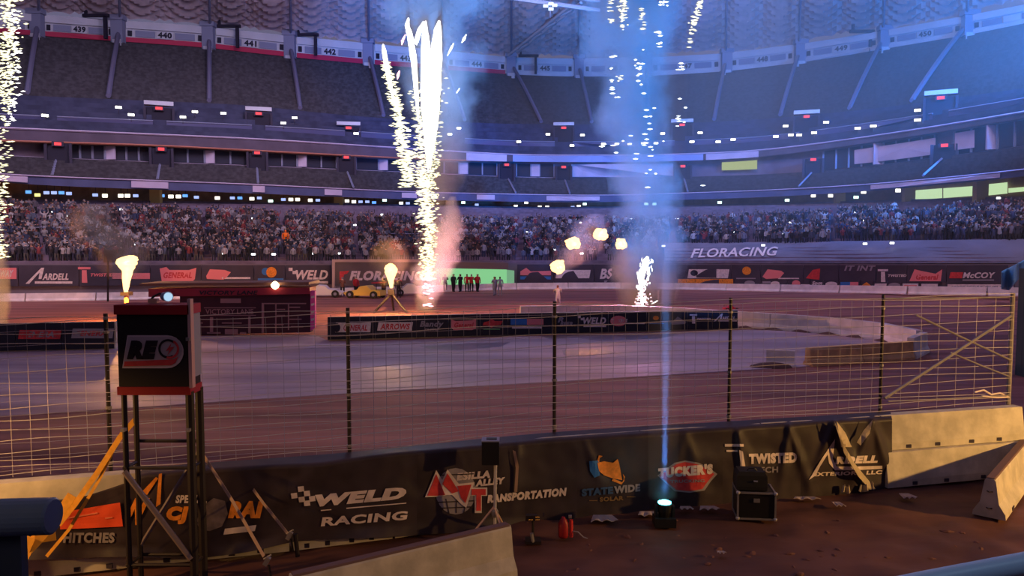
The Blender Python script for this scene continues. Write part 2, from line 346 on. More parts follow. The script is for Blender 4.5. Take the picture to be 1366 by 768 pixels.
def terr_t(px, py):
    lo, hi = 0.0, 1.0
    for _ in range(14):
        t = (lo + hi) / 2; p = terr(px, t); d = p - Vector((0, 0, H)); yy = 384 - F * (d.z * math.cos(PIT) + d.y * math.sin(PIT)) / (d.y * math.cos(PIT) - d.z * math.sin(PIT))
        if yy > py: lo = t
        else: hi = t
    return (lo + hi) / 2
rl = MB().tube([terr(px, terr_t(px, mid(px) + 6)) + Vector((0, -.3, 1.15)) for px in pxs(80, -60, 690)], .05, 4)
tag(rl.build('trim_6', m_fgrey, origin=(0, 0, 0)), 'thin pale rail along the walkway through the crowd', 'railing', kind='structure')

# pilasters, bays of the ring beam
PIL = [-60, 52, 160, 280, 388, 492, 590, 682, 772, 862, 968, 1066, 1178, 1290, 1410]
NUM = [None, '439', '440', '441', '442', '443', '444', '445', '446', '447', '448', '449', '450', None]
Yf = off(35.9)
beam = lambda d=0.0: (lambda px, py: at(px, py, Yf(px) - d))
for i, px in enumerate(PIL):
    t, b = f3t(px), f3b(px); c = at(px, b, Yf(px)); c2 = at(px, t, Yf(px)); w_ = 1.3
    e = empty('ring_beam_pilaster', c, 'pale pilaster of the roof ring beam ' + (where(px) if i < 14 else 'beyond the right edge'), 'pilaster')
    MB().box((c.x, c.y - .5, (c.z + c2.z) / 2 + .2), (w_ * 1.5, 1.1, c2.z - c.z + .6)).build('shaft', m_fgrey, e)
    MB().box((c.x, c.y - .55, c.z - .6), (w_ * 1.1, 1.1, 1.9)).build('drop_foot', m_fascia, e)
    MB().box((c.x, c.y - .6, c2.z + .2), (w_ * 1.9, 1.4, .8)).build('cap', m_fgrey, e)
    # aisle stair running down the upper deck from the pilaster
    a0, a1 = at(px, f3b(px), Y1(px) + 36), None
    dx = (px - 683) * -.0; lean = {52: -14, 160: -14, 280: 0, 388: 13, 492: 20, 590: 30, 682: 40, 772: 17, 862: 4, 968: -16, 1066: -26, 1178: -46, 1290: -75}.get(px, 0)
    st = MB(); q = []
    for k in range(21):
        t_ = k / 20; x_ = px + lean * (1 - t_)
        pa = at(x_, d3t(x_), Y1(x_) + 15); pb = at(x_, f3b(x_) - 12, Y1(x_) + 37); q.append(pa.lerp(pb, t_) + Vector((0, -.25, .35)))
    st.tube([a_ + Vector((0, 0, .25)) for a_ in q], .36, 6)
    o = st.build('aisle_stair', mat('aisle_paint', lin((118, 112, 140)), .9)); o['kind'] = 'structure'
    tag(o, 'pale aisle stair down the upper deck ' + (where(px) if i < 14 else 'beyond the right edge'), 'stair')
for i in range(len(PIL) - 1):
    a, b = PIL[i] + 8, PIL[i + 1] - 8; L = b - a
    def row(px, v): return f3t(px) + (f3b(px) - f3t(px)) * v
    def srf(d): return lambda u, v: at(a + L * u, row(a + L * u, v), Yf(a + L * u) - d)
    cpt = srf(0)(.5, .9)
    e = empty('section_sign_bay', cpt, 'beam bay ' + ('numbered ' + NUM[i] if NUM[i] else ('nearest the left edge' if i == 0 else 'past section 450')) + (' over a red stripe, ' if i < 7 else ' over a white stripe, ') + where(PIL[i] + 50), 'sign')
    def panel(name, u0, u1, v0, v1, m, d=.12):
        g = srf(d); n = 6; front = [g(u0 + (u1 - u0) * k / n, v0) for k in range(n + 1)] + [g(u1 - (u1 - u0) * k / n, v1) for k in range(n + 1)]
        return MB().slab(front, (0, .1, 0)).build(name, m, e)
    panel('stripe', 0, 1, .72, .93, m_red if i < 7 else m_fascia, .2)
    panel('upper_beam', 0, 1, 0.02, .33, m_fascia, .3)
    panel('row_sign', .02, .075, .42, .66, m_ink); panel('row_sign', .925, .98, .42, .66, m_ink)
    panel('grey_panel', .12, .37, .40, .68, m_fgrey); panel('grey_panel', .63, .88, .40, .68, m_fgrey)
    pl = panel('number_plate', .39, .61, .37, .7, m_fascia, .16)
    if NUM[i]: letters(MB(), NUM[i], lambda x, y: srf(.22)(x, y), (.41, .40, .59, .66), .05).build('number', m_ink, pl, recalc=False)
# dark hanging brackets on the ring beam
for px, lab in ((128, '439'), (305, '441'), (410, '442'), (705, '445'), (1150, '449')):
    p = at(px, f3t(px) + 2, Yf(px) - 1.2); mb = MB(); mb.box(p + Vector((0, 0, .7)), (4.2, .5, .5)); mb.box(p + Vector((1.5, 0, -1.2)), (.5, .5, 3.6)); mb.box(p + Vector((-1.6, 0, 1.3)), (.4, .4, 1.2))
    tag(mb.build('rigging_bracket', m_ink), 'black rigging bracket clamped on the ring beam ' + where(px), 'bracket')

# roof fabric
ce = empty('ceiling', (0, 0, 0), 'draped fabric ceiling of the arena roof', 'ceiling', kind='structure')
m_fab = mat('draped_fabric', lin((205, 182, 190)), .9, .12, .8)
for i in range(len(PIL) - 1):
    mb = MB()
    for h_ in range(2):
        a = PIL[i] + (PIL[i + 1] - PIL[i]) * h_ / 2; L = (PIL[i + 1] - PIL[i]) / 2
        def fn(u, v):
            px = a + L * u; e0 = at(px, f3t(px) + 3, Yf(px) + .5)
            r = 1 - .30 * v; rows = 15; sg = 4 * u * (1 - u); ph = rows * v + 1.5 * sg
            fr = ph - math.floor(ph)
            z = e0.z + 2.0 + 8.0 * (v ** .8) - .8 * sg * min(1, .3 + v * 3) - 1.25 * (1 - fr) ** .6 + .25 * math.sin(i * 3 + v * 9)
            return Vector((e0.x * r, e0.y * r, z))
        mb.grid(fn, 9, 105)
    mb.build('fabric_swag', m_fab, ce)
mb = MB()
def rf(u, v):
    px = PX0 + (PX1 - PX0) * u; e0 = at(px, f3t(px) + 3, Yf(px) + .5); r = .70 - .72 * v; return Vector((e0.x * r, e0.y * r, e0.z + 9.6 + 6 * math.sin(v * 1.5)))
mb.grid(rf, 40, 8).build('roof_membrane', m_fab, ce)
for i, px in enumerate(PIL):                                                                # radial roof trusses
    e0 = at(px, f3t(px), Yf(px)); p1 = Vector((e0.x * .68, e0.y * .68, e0.z + 8.5))
    MB().tube([e0, p1], .22, 4).build('roof_rib', m_fgrey, ce)
tr = empty('roof_truss', at(690, 66, 130), 'steel truss rising diagonally under the roof beside section 445', 'truss')
a, b = at(684, 72, 160), at(768, 6, 130)
for d in (-.9, .9): MB().tube([a + Vector((d, 0, d * .3)), b + Vector((d, 0, d * .3))], .28, 6).build('chord', m_fascia, tr)
for k in range(9):
    t0 = k / 9; t1 = (k + 1) / 9; s_ = -.9 if k % 2 else .9
    MB().tube([a.lerp(b, t0) + Vector((s_, 0, s_ * .3)), a.lerp(b, t1) + Vector((-s_, 0, -s_ * .3))], .12, 4).build('lacing_bar', m_fascia, tr)
tr = empty('catwalk', at(720, 2, 125), 'pale catwalk beam crossing the top under the roof with a lamp cluster', 'catwalk')
MB().tube([at(600, -14, 125), at(700, 0, 125), at(800, 14, 128)], .35, 6).build('chord', m_fascia, tr)
MB().tube([at(600, -24, 125), at(700, -12, 125), at(800, 2, 128)], .25, 6).build('handrail', m_fascia, tr)
cl = empty('lamp_cluster', at(734, 10, 123), 'cluster of four blue white lamps hanging from the catwalk', 'lamp')
MB().tube([at(734, -3, 124), at(734, 24, 124)], .08, 4).build('drop_rod', m_fgrey, cl)
for dx, dy in ((-6, 0), (1, -3), (6, -1), (1, 4)): MB().box(at(734 + dx, 8 + dy, 123.5), (.75, .4, .35)).build('lamp_head', glow('lamp_blue', (.45, .65, 1), 3.0), cl)

# ------------------------------------------------------------------ things on the decks
def facing(p): return math.atan2(p.y, p.x) - PI / 2
g_white = glow('lamp_white', (1.0, .98, .82), 6); g_red = glow('exit_red', (1, .05, .06), 1.6)
up_lamps = [(158, 143), (175, 153), (244, 156), (260, 149), (298, 151), (378, 164), (393, 157), (475, 178), (545, 174), (600, 179), (612, 171), (692, 189), (731, 179), (777, 180), (763, 194), (805, 192), (823, 192), (840, 192), (858, 191), (875, 191), (884, 178), (934, 177), (923, 189), (958, 189), (978, 186), (1035, 182), (1048, 168), (1055, 180), (1066, 180), (1086, 177), (1102, 163), (1144, 171), (1165, 168), (1224, 147), (1224, 160), (60, 154)]
def lampfit():
    e = empty('deck_lamp', (0, 0, 0), 'small white aisle lamp on the upper deck front rail', 'lamp', 'aisle lamps on the upper deck', 'local')
    MB().box((0, 0, 0), (.74, .18, .28)).build('lens', g_white, e); MB().box((0, .16, 0), (.8, .14, .4)).build('housing', m_fdark, e)
    MB().tube([(0, .2, -.9), (0, .2, -.1)], .05, 4).build('bracket', m_fdark, e); return e
L0 = None
for px, py in up_lamps:
    t = max(0, (f2t(px) - py) / max(8, f2t(px) - d3t(px))); p = at(px, py, Y1(px) + 5.9 + 5.0 * t)
    if L0 is None: L0 = lampfit(); o = L0
    else: o = copy_tree(L0)
    o.location = p; o.rotation_euler = (0, 0, facing(p))
def portal(name, px, py, dd, w_, h_, lab, lintel):
    p = at(px, py, Y1(px) + dd); r = facing(p); e = empty(name, p, lab, 'entrance', None, 'local', 0); e.rotation_euler = (0, 0, r)
    MB().box((0, .3, -h_ / 2), (w_, 1.2, h_)).build('opening', m_ink, e)
    for s_ in (-1, 1): MB().box((s_ * (w_ / 2 + .18), .1, -h_ / 2), (.32, 1.6, h_)).build('side_wall', m_fdark, e)
    if lintel: MB().box((0, -.2, .55), (w_ * 1.15, 1.2, .55)).build('lintel', m_fascia, e)
    sg = MB().box((0, -.72, -.15), (.85 if lintel else .75, .12, .36)).build('exit_sign', g_red, e)
    MB().box((0, -.7, -.15), (1.3, .1, .6)).build('sign_box', m_fdark, sg)
    return e
for i, (px, py) in enumerate([(212, 144), (345, 151), (465, 170), (752, 170), (910, 166), (1076, 155), (1255, 130)]):
    portal('gallery_entrance', px, py, 10.5, 3.2, 3.2, 'dark stair mouth with red exit light, upper deck, ' + where(px), True)
for i, (px, py) in enumerate([(77, 191), (215, 198), (343, 203), (462, 209), (676, 219), (752, 222), (911, 221), (1085, 212), (1260, 193)]):
    portal('suite_entrance', px, py, 6.6 if i != 99 else 8, 2.3, 3.4, 'dark doorway with red exit light, suite level, ' + where(px), False)
    # stair line on club deck
    sl = [-6, -4, 2, 10, 12, 8, 6, -20, -30][i]; q = [at(px + sl * k / 6, suite_b(px) + (f1t(px) - suite_b(px)) * k / 6, Y1(px) + 8 - 7.6 * k / 6) + Vector((0, -.2, .25)) for k in range(7)]
    tag(MB().tube(q, .16, 4).build('club_stair_rail', m_fgrey), 'pale stair rail on the club deck, ' + where(px), 'handrail')
# suites: windows and pillars
def between(a, b, r0, r1, Yc, d=.08):
    n = max(2, int((b - a) / 14)); fr = [at(a + (b - a) * k / n, r0(a + (b - a) * k / n), Yc(a) - 0) for k in range(n + 1)]
    top = [at(px, r0(px), Yc(px)) for px in pxs(n, a, b)]; bot = [at(px, r1(px), Yc(px)) for px in pxs(n, b, a)]
    return MB().slab(top + bot, (0, d, 0))
ex = [77, 215, 343, 462, 560, 676, 752, 911, 1085, 1260]
k = 0
su_t, su_b = (lambda px: f2b(px) + 3), (lambda px: suite_b(px) - 2)
for i in range(len(ex)):
    a = ex[i] + 13; b = (ex[i + 1] if i + 1 < len(ex) else 1390) - 13
    if i in (6, 7): continue
    midp = (a + b) / 2; e = empty('suite_window_row', at(midp, su_b(midp), Y1(midp) + 7.8), 'dark suite windows between posts, ' + where(midp), 'window')
    for (c, d) in ((a, midp - 6), (midp + 6, b)):
        g = between(c, d, su_t, su_b, off(7.7)).build('glazing', m_glassd, e); nn = max(1, int((d - c) / 16))
        for q in range(nn + 1):
            x_ = c + (d - c) * q / nn; p0, p1 = at(x_, su_t(x_), Y1(x_) + 7.6), at(x_, su_b(x_), Y1(x_) + 7.6)
            MB().box((p0 + p1) / 2, (.22, .2, p0.z - p1.z)).build('mullion', m_fgrey, g)
    x_ = midp; p0, p1 = at(x_, su_t(x_), Y1(x_) + 7.5), at(x_, su_b(x_), Y1(x_) + 7.5)
    MB().box((p0 + p1) / 2, (1.5, .3, p0.z - p1.z)).build('white_pillar', m_pale, e)
tag(between(762, 898, su_t, su_b, off(7.6)).build('suite_wall_panel', m_pale), 'plain pale wall panel on the suite level behind the right smoke column', 'wall panel')
tag(between(1140, 1248, lambda p: su_t(p) + 4, lambda p: su_b(p) - 4, off(7.3)).build('suite_wall_panel', m_pale), 'pale wall panel on the suite level right of the red light below section 449', 'wall panel')
tag(between(1274, 1300, lambda p: su_t(p) + 2, lambda p: su_b(p) - 6, off(7.3)).build('suite_wall_panel', m_pale), 'short pale wall panel right of the red light below section 450', 'wall panel')
tag(between(963, 1010, lambda p: su_t(p) + 1, lambda p: su_b(p) - 6, off(7.2)).build('lit_opening', glow('green_yellow_light', (.75, .85, .25), .55)), 'yellow green lit opening on the suite level', 'window')
# pale ribbon boards on the middle front
for i, (a, b, m, lab) in enumerate([(622, 676, m_pale, 'short pale ribbon board right of the tall firework'), (684, 788, m_bluef, 'long grey blue ribbon board below section 445'), (788, 938, m_bluef, 'grey blue ribbon board behind the right smoke column'), (942, 1012, m_pale, 'pale ribbon board above the yellow green opening')]):
    tag(between(a, b, lambda p: f2t(p) + 1, lambda p: f2b(p) - 0, off(6.1), .2).build('ribbon_board', m if m is m_pale else mat('ribbon_pale_blue', lin((150, 160, 210)), .6)), lab, 'display board')
for a, b, lab in ((-20, 36, 'white board on club deck front at the left edge'), (175, 224, 'white board on club deck front straight above the REO tower'), (337, 353, 'small white board on club deck front above the VICTORY LANE board'), (433, 456, 'small white board on club deck front above the end of the WELD wall banner'), (536, 556, 'small white board on club deck front behind the firework'), (636, 660, 'small white board on club deck front right of the firework'), (729, 800, 'long pale board on club deck front left of the blue smoke column'), (1162, 1334, 'very long pale board on club deck front at the right')):
    tag(between(a, b, lambda p: f1t(p) + 1.5, lambda p: f1b(p) - 2, off(-.2), .15).build('deck_front_board', m_pale), lab, 'display board')
# upper deck guard rails with glass
for i, (a, b) in enumerate([(-40, 60), (76, 204), (222, 336), (354, 460), (478, 560), (620, 740), (764, 900), (922, 1066), (1088, 1244), (1266, 1400)]):
    r_ = lambda p: f2t(p) - 18; e = empty('guard_rail', at((a + b) / 2, r_((a + b) / 2), Y1((a + b) / 2) + 9), 'guard rail with tinted panel, ' + where((a + b) / 2), 'railing')
    MB().tube([at(px, r_(px), Y1(px) + 9) for px in pxs(12, a, b)], .09, 4).build('top_rail', m_fgrey, e)
    between(a, b, lambda p: r_(p) + 1, lambda p: r_(p) + 11, off(9.05)).build('panel', mat('tinted_panel', lin((88, 84, 120)), .4), e)
# concourse lamps and screens under the club deck
clist = [(38, 257, 'b'), (50, 261, 'y'), (62, 258, 's'), (72, 258, 's'), (82, 258, 'b'), (92, 259, 's'), (127, 261, 's'), (140, 262, 'w'), (161, 262, 'w'), (170, 262, 'w'), (181, 262, 's'), (216, 262, 'b'), (228, 263, 'w'), (238, 263, 'w'), (247, 262, 'b'), (262, 264, 's'), (290, 265, 'w'), (310, 265, 's'), (320, 265, 'b'), (336, 266, 'w'), (346, 265, 's'), (361, 269, 'g'), (378, 267, 's'), (388, 267, 'w'), (397, 267, 'w'), (414, 268, 'w'), (424, 268, 's'), (463, 269, 'w'), (472, 270, 'w'), (481, 270, 's'), (490, 270, 's'), (499, 271, 'b'), (513, 268, 'g'), (535, 272, 'w'), (544, 272, 's'), (618, 271, 'g'), (636, 274, 's'), (688, 276, 'w'), (702, 271, 'w'), (720, 277, 'w'), (730, 277, 'w'), (764, 277, 's'), (772, 276, 'w'), (780, 273, 'g'), (862, 273, 'g'), (873, 273, 'g'), (926, 276, 'w'), (938, 276, 'w'), (960, 271, 'g'), (1050, 268, 'g'), (1085, 262, 'w'), (1108, 262, 'w'), (1142, 264, 'g'), (1152, 257, 'w'), (1198, 255, 'w')]
cm = {'b': glow('screen_blue', (.12, .35, .95), 1.5), 'y': glow('lamp_yellow', (.9, .75, .2), 2), 's': glow('screen_pale', (.4, .5, .95), 1.2), 'w': glow('lamp_soft_white', (.95, .9, .75), 2.6), 'g': glow('lamp_green_white', (.6, 1, .8), 3)}
cn = {'b': ('blue screen glowing in the lower concourse', 'screen'), 'y': ('yellow lamp low in the lower concourse', 'lamp'), 's': ('pale bluish screen in the lower concourse', 'screen'), 'w': ('warm white lamp in the lower concourse', 'lamp'), 'g': ('green white lamp in the lower concourse', 'lamp')}
for px, py, c in clist:
    p = at(px, py - 1, Y1(px) + 3.4); e = MB().box(p, (.62, .12, .36 if c != 'w' else .42)).build('concourse_' + ('screen' if cn[c][1] == 'screen' else 'lamp'), cm[c])
    tag(e, cn[c][0], cn[c][1], {'b': 'blue concourse screens', 'y': 'yellow concourse lamps', 's': 'pale concourse screens', 'w': 'white concourse lamps', 'g': 'green white concourse lamps'}[c])
    MB().tube([p + Vector((0, .1, .1)), p + Vector((0, .1, 1.1))], .04, 4).build('drop_rod', m_fdark, e)
for (a, b, t, bo, lab) in ((1218, 1257, 251, 267, 'widest left'), (1259, 1300, 248, 264, 'middle'), (1314, 1344, 243, 261, 'tall right'), (1346, 1380, 248, 257, 'low')):
    px = (a + b) / 2; tag(MB().slab([at(a, t + 3, Y1(a) + 6), at(b, t, Y1(b) + 6), at(b, bo - 3, Y1(b) + 6), at(a, bo, Y1(a) + 6)], (0, .1, 0)).build('concourse_window', glow('window_greenish', (.62, .85, .45), .95)), lab + ' bright green yellow concourse window above the crowd', 'window')
for px in (208, 452, 600, 1120, 1212, 1308):
    p0, p1 = at(px, f1b(px), Y1(px) + 3), at(px, ctop(px) + 2, Y1(px) + 3)
    tag(MB().box((p0 + p1) / 2, (1.3, .8, p0.z - p1.z + .6)).build('concourse_column', mat('column_yellow', lin((190, 165, 110)), .8)), 'pale column in the lower concourse ' + {208: 'below section 440', 452: 'below section 442', 600: 'behind the tall smoke', 1120: 'left of the bright windows', 1212: 'against the first bright window', 1308: 'between bright windows'}[px], 'column')

# ------------------------------------------------------------------ people
def skin(name, joints, bones, mats_by, sub=0):
    me = bpy.data.meshes.new(name); me.from_pydata([j[0] for j in joints], bones, []); ob = bpy.data.objects.new(name, me); C.objects.link(ob)
    md = ob.modifiers.new('s', 'SKIN'); md.use_smooth_shade = True
    for i, j in enumerate(joints):
        sv = me.skin_vertices[0].data[i]; sv.radius = j[1] if isinstance(j[1], tuple) else (j[1], j[1]); sv.use_root = (i == 0)
    if sub: ob.modifiers.new('b', 'SUBSURF').levels = sub
    dg = bpy.context.evaluated_depsgraph_get(); out = bpy.data.meshes.new_from_object(ob.evaluated_get(dg)); out.name = name
    bpy.data.objects.remove(ob); bpy.data.meshes.remove(me)
    out.materials.clear()
    for m in mats_by[0]: out.materials.append(m)
    for p in out.polygons: p.material_index = mats_by[1](p.center); p.use_smooth = True
    return out
def pick(cols, name):
    m = bpy.data.materials.new(name); m.use_nodes = True; nt = m.node_tree; b = nt.nodes['Principled BSDF']; b.inputs['Roughness'].default_value = .85
    oi = nt.nodes.new('ShaderNodeObjectInfo'); r = nt.nodes.new('ShaderNodeValToRGB'); r.color_ramp.interpolation = 'CONSTANT'
    while len(r.color_ramp.elements) < len(cols): r.color_ramp.elements.new(.5)
    for i, c in enumerate(cols): r.color_ramp.elements[i].position = i / len(cols); r.color_ramp.elements[i].color = (*lin(c), 1)
    nt.links.new(oi.outputs['Random'], r.inputs['Fac']); nt.links.new(r.outputs['Color'], b.inputs['Base Color']); return m
CLOTH = [(40, 36, 44), (66, 60, 72), (150, 144, 150), (56, 62, 92), (130, 56, 62), (90, 80, 90), (30, 30, 36), (110, 102, 112), (176, 166, 170), (80, 58, 60), (50, 48, 60), (84, 88, 108)]
m_shirt = pick(CLOTH, 'spectator_shirts'); m_skin = pick([(214, 170, 148), (190, 140, 118), (150, 104, 84), (224, 184, 164)], 'skin_tones'); m_trou = pick([(44, 44, 58), (60, 60, 84), (36, 34, 38), (90, 84, 80)], 'trousers'); m_hair = pick([(40, 30, 28), (70, 50, 40), (30, 28, 30), (90, 50, 50), (130, 120, 124)], 'hair_and_caps')
def human(name, armsL, armsR, legs='stand', step=0.0, mats=None):
    s = [((0, 0, .95), (.15, .11)), ((0, 0, 1.15), (.14, .10)), ((0, 0, 1.38), (.17, .11)), ((0, 0, 1.52), .055), ((0, -.01, 1.60), (.075, .085)), ((0, 0, 1.72), (.07, .085))]
    bones = [(0, 1), (1, 2), (2, 3), (3, 4), (4, 5)]
    for sd, arm in ((-1, armsL), (1, armsR)):
        n = len(s); s += [((sd * .2, 0, 1.42), .055)] + [((sd * a[0], a[1], a[2]), r) for a, r in zip(arm, (.042, .03, .035))]
        bones += [(2, n), (n, n + 1), (n + 1, n + 2), (n + 2, n + 3)]
        n = len(s)
        if legs == 'stand': L = [((sd * .1, 0, .86), .085), ((sd * .12, -.02 + sd * step, .48), .06), ((sd * .12, .03 + sd * step * 1.6, .09), .04), ((sd * .13, -.12 + sd * step * 1.6, .04), .04)]
        else: L = [((sd * .1, -.02, .9), .085), ((sd * .12, -.42, .92), .07), ((sd * .12, -.44, .5), .05), ((sd * .12, -.56, .46), .04)]
        s += L; bones += [(0, n), (n, n + 1), (n + 1, n + 2), (n + 2, n + 3)]
    ms = mats or [m_trou, m_shirt, m_skin, m_hair]
    def cls(c):
        if c.z < .93: return 0
        if c.z > 1.66 or (c.z > 1.56 and c.y > .03 and abs(c.x) < .12): return 3
        if c.z > 1.5 and abs(c.x) < .13: return 2
        if math.hypot(c.x, c.y) > .42: return 2
        return 1
    return skin(name, s, bones, (ms, cls))
POSES = [(((.26, -.02, 1.18), (.25, -.10, .95), (.25, -.14, .84)),) * 2, (((.3, -.1, 1.3), (.26, -.3, 1.5), (.22, -.36, 1.62)), ((.26, -.02, 1.18), (.25, -.10, .95), (.25, -.14, .84))), (((.34, 0, 1.6), (.32, -.05, 1.86), (.32, -.06, 1.96)),) * 2, (((.26, -.06, 1.2), (.12, -.28, 1.25), (.05, -.3, 1.3)),) * 2]
pers = [human('spectator_' + n, P[0], P[1], 'stand', .02) for n, P in zip(('relaxed', 'filming', 'cheering', 'clapping'), POSES)]
AIS = [(62, 14), (170, 12), (278, 12), (382, 12), (482, 12), (590, 12), (700, 12), (810, 14), (905, 14), (1010, 14), (1120, 14), (1235, 14)]
def proj_y(p):
    d = p - Vector((0, 0, H)); return 384 - F * (d.z * math.cos(PIT) + d.y * math.sin(PIT)) / (d.y * math.cos(PIT) - d.z * math.sin(PIT))
def crowd_spots():
    out = []
    for k in range(24):
        t = (k + .5) / 24
        px = -90.0
        while px < 1470:
            p = terr(px, t); d = p.length; px += .58 * F / p.y * random.uniform(.85, 1.2)
            if random.random() < .08: continue
            if 886 < px and proj_y(p) > 329 - (px - 886) * .006: continue
            hy = proj_y(p + Vector((0, 0, 1.8)))
            if hy < f1b(px) + (16 if px < 1200 else 24): continue
            cx = next((c for c, w_ in AIS if abs(px - c - (t - .5) * (c - 690) * .02) < w_ * .28), None)
            if cx is not None or abs(t - .46) < .02: continue
            out.append((p + Vector((random.uniform(-.08, .08), random.uniform(-.1, .1), 0)), px, k))
    return out
spots = crowd_spots()
# individual people: the ones that show largest (nearest seats inside the frame, not behind the billboard)
vis = sorted([s for s in spots if 2 < s[1] < 1364 and not (s[2] < 2 and 446 < s[1] < 690)], key=lambda s: s[0].length)[:292]
ids = {id(s) for s in vis}
for s in vis:
    me = pers[random.choice((0, 0, 1, 2, 3))]; o = bpy.data.objects.new('spectator', me); C.objects.link(o)
    o.location = s[0] + Vector((0, 0, .02)); o.rotation_euler = (0, 0, facing(s[0]) + random.uniform(-.4, .4)); sc = random.uniform(.88, 1.06); o.scale = (sc * 1.08, sc * 1.08, sc)
    side = 'right' if s[1] > 683 else 'left'
    tag(o, 'spectator standing in the front rows of the packed terrace on the ' + side + ' side', 'person', 'spectators in the front rows, ' + side + ' side')
# the remaining thousands: one mass with a colour per person
V = []; Fc = []; COL = []; base = []
for me in pers:
    n = len(me.vertices); a_ = np.zeros(n * 3); me.vertices.foreach_get('co', a_); me.calc_loop_triangles(); base.append((a_.reshape(-1, 3), [tuple(p.vertices) for p in me.polygons], [p.material_index for p in me.polygons]))
nv = 0; tr_c = [(44, 44, 58), (60, 60, 84), (36, 34, 38)]; sk_c = [(214, 170, 148), (190, 140, 118), (150, 104, 84)]
for s in spots:
    if id(s) in ids: continue
    b = base[random.choice((0, 0, 1, 2, 3))]; th = facing(s[0]) + random.uniform(-.4, .4); c_, s_ = math.cos(th), math.sin(th); sc = random.uniform(.85, 1.08)
    R = np.array([[c_, -s_, 0], [s_, c_, 0], [0, 0, 1]]) * sc * np.array([[1.08, 1.08, 1]]); V.append(b[0] @ R.T + np.array(s[0]))
    cols = [lin(random.choice(tr_c)), lin(random.choice(CLOTH)), lin(random.choice(sk_c)), lin(random.choice([(40, 30, 28), (70, 50, 40), (90, 50, 50), (130, 120, 124)]))]
    Fc += [tuple(i + nv for i in f) for f in b[1]]; COL += [cols[m] for m in b[2]]; nv += len(b[0])
me = bpy.data.meshes.new('crowd'); me.from_pydata(np.concatenate(V).tolist(), [], Fc)
at_ = me.attributes.new('cloth', 'FLOAT_COLOR', 'FACE'); at_.data.foreach_set('color', np.array([(*c, 1) for c in COL], np.float32).ravel())
mm = bpy.data.materials.new('crowd_clothes'); mm.use_nodes = True; an = mm.node_tree.nodes.new('ShaderNodeAttribute'); an.attribute_name = 'cloth'
mm.node_tree.links.new(an.outputs['Color'], mm.node_tree.nodes['Principled BSDF'].inputs['Base Color']); mm.node_tree.nodes['Principled BSDF'].inputs['Roughness'].default_value = .9
me.materials.append(mm); o = bpy.data.objects.new('crowd', me); C.objects.link(o)
tag(o, 'dense crowd of thousands filling the rows of the lower terrace', 'crowd', kind='stuff')
# named single spectator in orange
og = mat('orange_hi_vis', lin((255, 120, 20)), .6, emit=None); mo = human('person_orange', *POSES[0], mats=[og, og, m_skin, og])
p = terr(383, terr_t(383, 331)); o = bpy.data.objects.new('spectator', mo); C.objects.link(o); o.location = p + Vector((0, -.5, .1)); o.scale = (1.35, 1.35, 1.1); o.rotation_euler = (0, 0, facing(p))
tag(o, 'lone person in bright orange overalls standing in the crowd aisle', 'person')
# phone lights held up in the crowd
ph = [(71, 282), (80, 283), (87, 288), (162, 279), (178, 326), (214, 326), (298, 321), (299, 338), (335, 333), (338, 291), (364, 286), (338, 339), (365, 339), (415, 338), (426, 305), (443, 287), (453, 338), (473, 300), (508, 288), (510, 286), (617, 326), (674, 299), (702, 309), (739, 333), (767, 293), (776, 338), (775, 297), (752, 305), (842, 292), (885, 300), (903, 292), (885, 328), (981, 309), (1018, 327), (1033, 300), (1042, 312), (1055, 297), (1142, 283), (1154, 294), (1154, 325), (1190, 324), (1265, 288), (1308, 277), (1332, 264), (35, 272)]
gp = glow('phone_light', (.95, .98, 1), 5)
for px, py in ph:
    t_ = terr_t(px, py + 9); p = terr(px, t_) ; p = at(px, py, p.y - .7)
    o = MB().box(p, (.42, .04, .17)).build('phone_light', gp); tag(o, 'phone light held up in the crowd', 'phone light', 'phone lights in the crowd')
    MB().box(p + Vector((0, .05, 0)), (.5, .03, .24)).build('phone_body', m_blk, o)
# ------------------------------------------------------------------ banner wall and far track barrier
wall = lambda d=.12: (lambda px, py: at(px, py, Yw(px) - d))
def far_banner(a, b, t, bo, label, marks, m=None, d=.06, name='sponsor_banner', depth=wall):
    n = max(2, int((b - a) / 10)); f = depth(d)
    q = [f(x, t(x) if callable(t) else t) for x in pxs(n, a, b)] + [f(x, bo(x) if callable(bo) else bo) for x in pxs(n, b, a)]
    o = MB().slab(q, (0, .04, 0)).build(name, m or m_blackf); tag(o, label, 'banner')
    for mk in marks:
        kind = mk[0]; mb = MB(); g = depth(d + .03 + .02 * (len(mk) > 5 and mk[5] == 'up'))
        if kind == 't': letters(mb, mk[1], g, mk[2], mk[4] if len(mk) > 4 and isinstance(mk[4], float) else .04, .25)
        elif kind == 'p': shape(mb, g, mk[1], 12)
        mb.build('lettering' if kind == 't' else 'emblem', mk[3] if kind == 't' else mk[2], o, recalc=False)
    return o
T1, B1 = (lambda p: wtop(p) + 1.5), (lambda p: wbot(p) - 1)
def ardell(x, y, s, m=None):
    m = m or m_print
    return [('p', [(x, y + 17 * s), (x + 17 * s, y), (x + 20 * s, y), (x + 17 * s, y + 12 * s), (x + 14 * s, y + 12 * s), (x + 15 * s, y + 5 * s), (x + 4 * s, y + 17 * s)], m), ('t', 'ARDELL', (x + 18 * s, y + 6 * s, x + 46 * s, y + 13 * s), m), ('p', rect(x + 10 * s, y + 14.5 * s, x + 50 * s, y + 17 * s), m)]
def weld(x, y, s, m=None):
    m = m or m_print
    return [('t', 'WELD', (x + 9 * s, y + 3 * s, x + 50 * s, y + 15 * s), m), ('p', rect(x, y, x + 5 * s, y + 4 * s), m), ('p', rect(x + 5 * s, y + 4 * s, x + 10 * s, y + 8 * s), m), ('p', rect(x + 10 * s, y + 17 * s, x + 50 * s, y + 20 * s), m)]
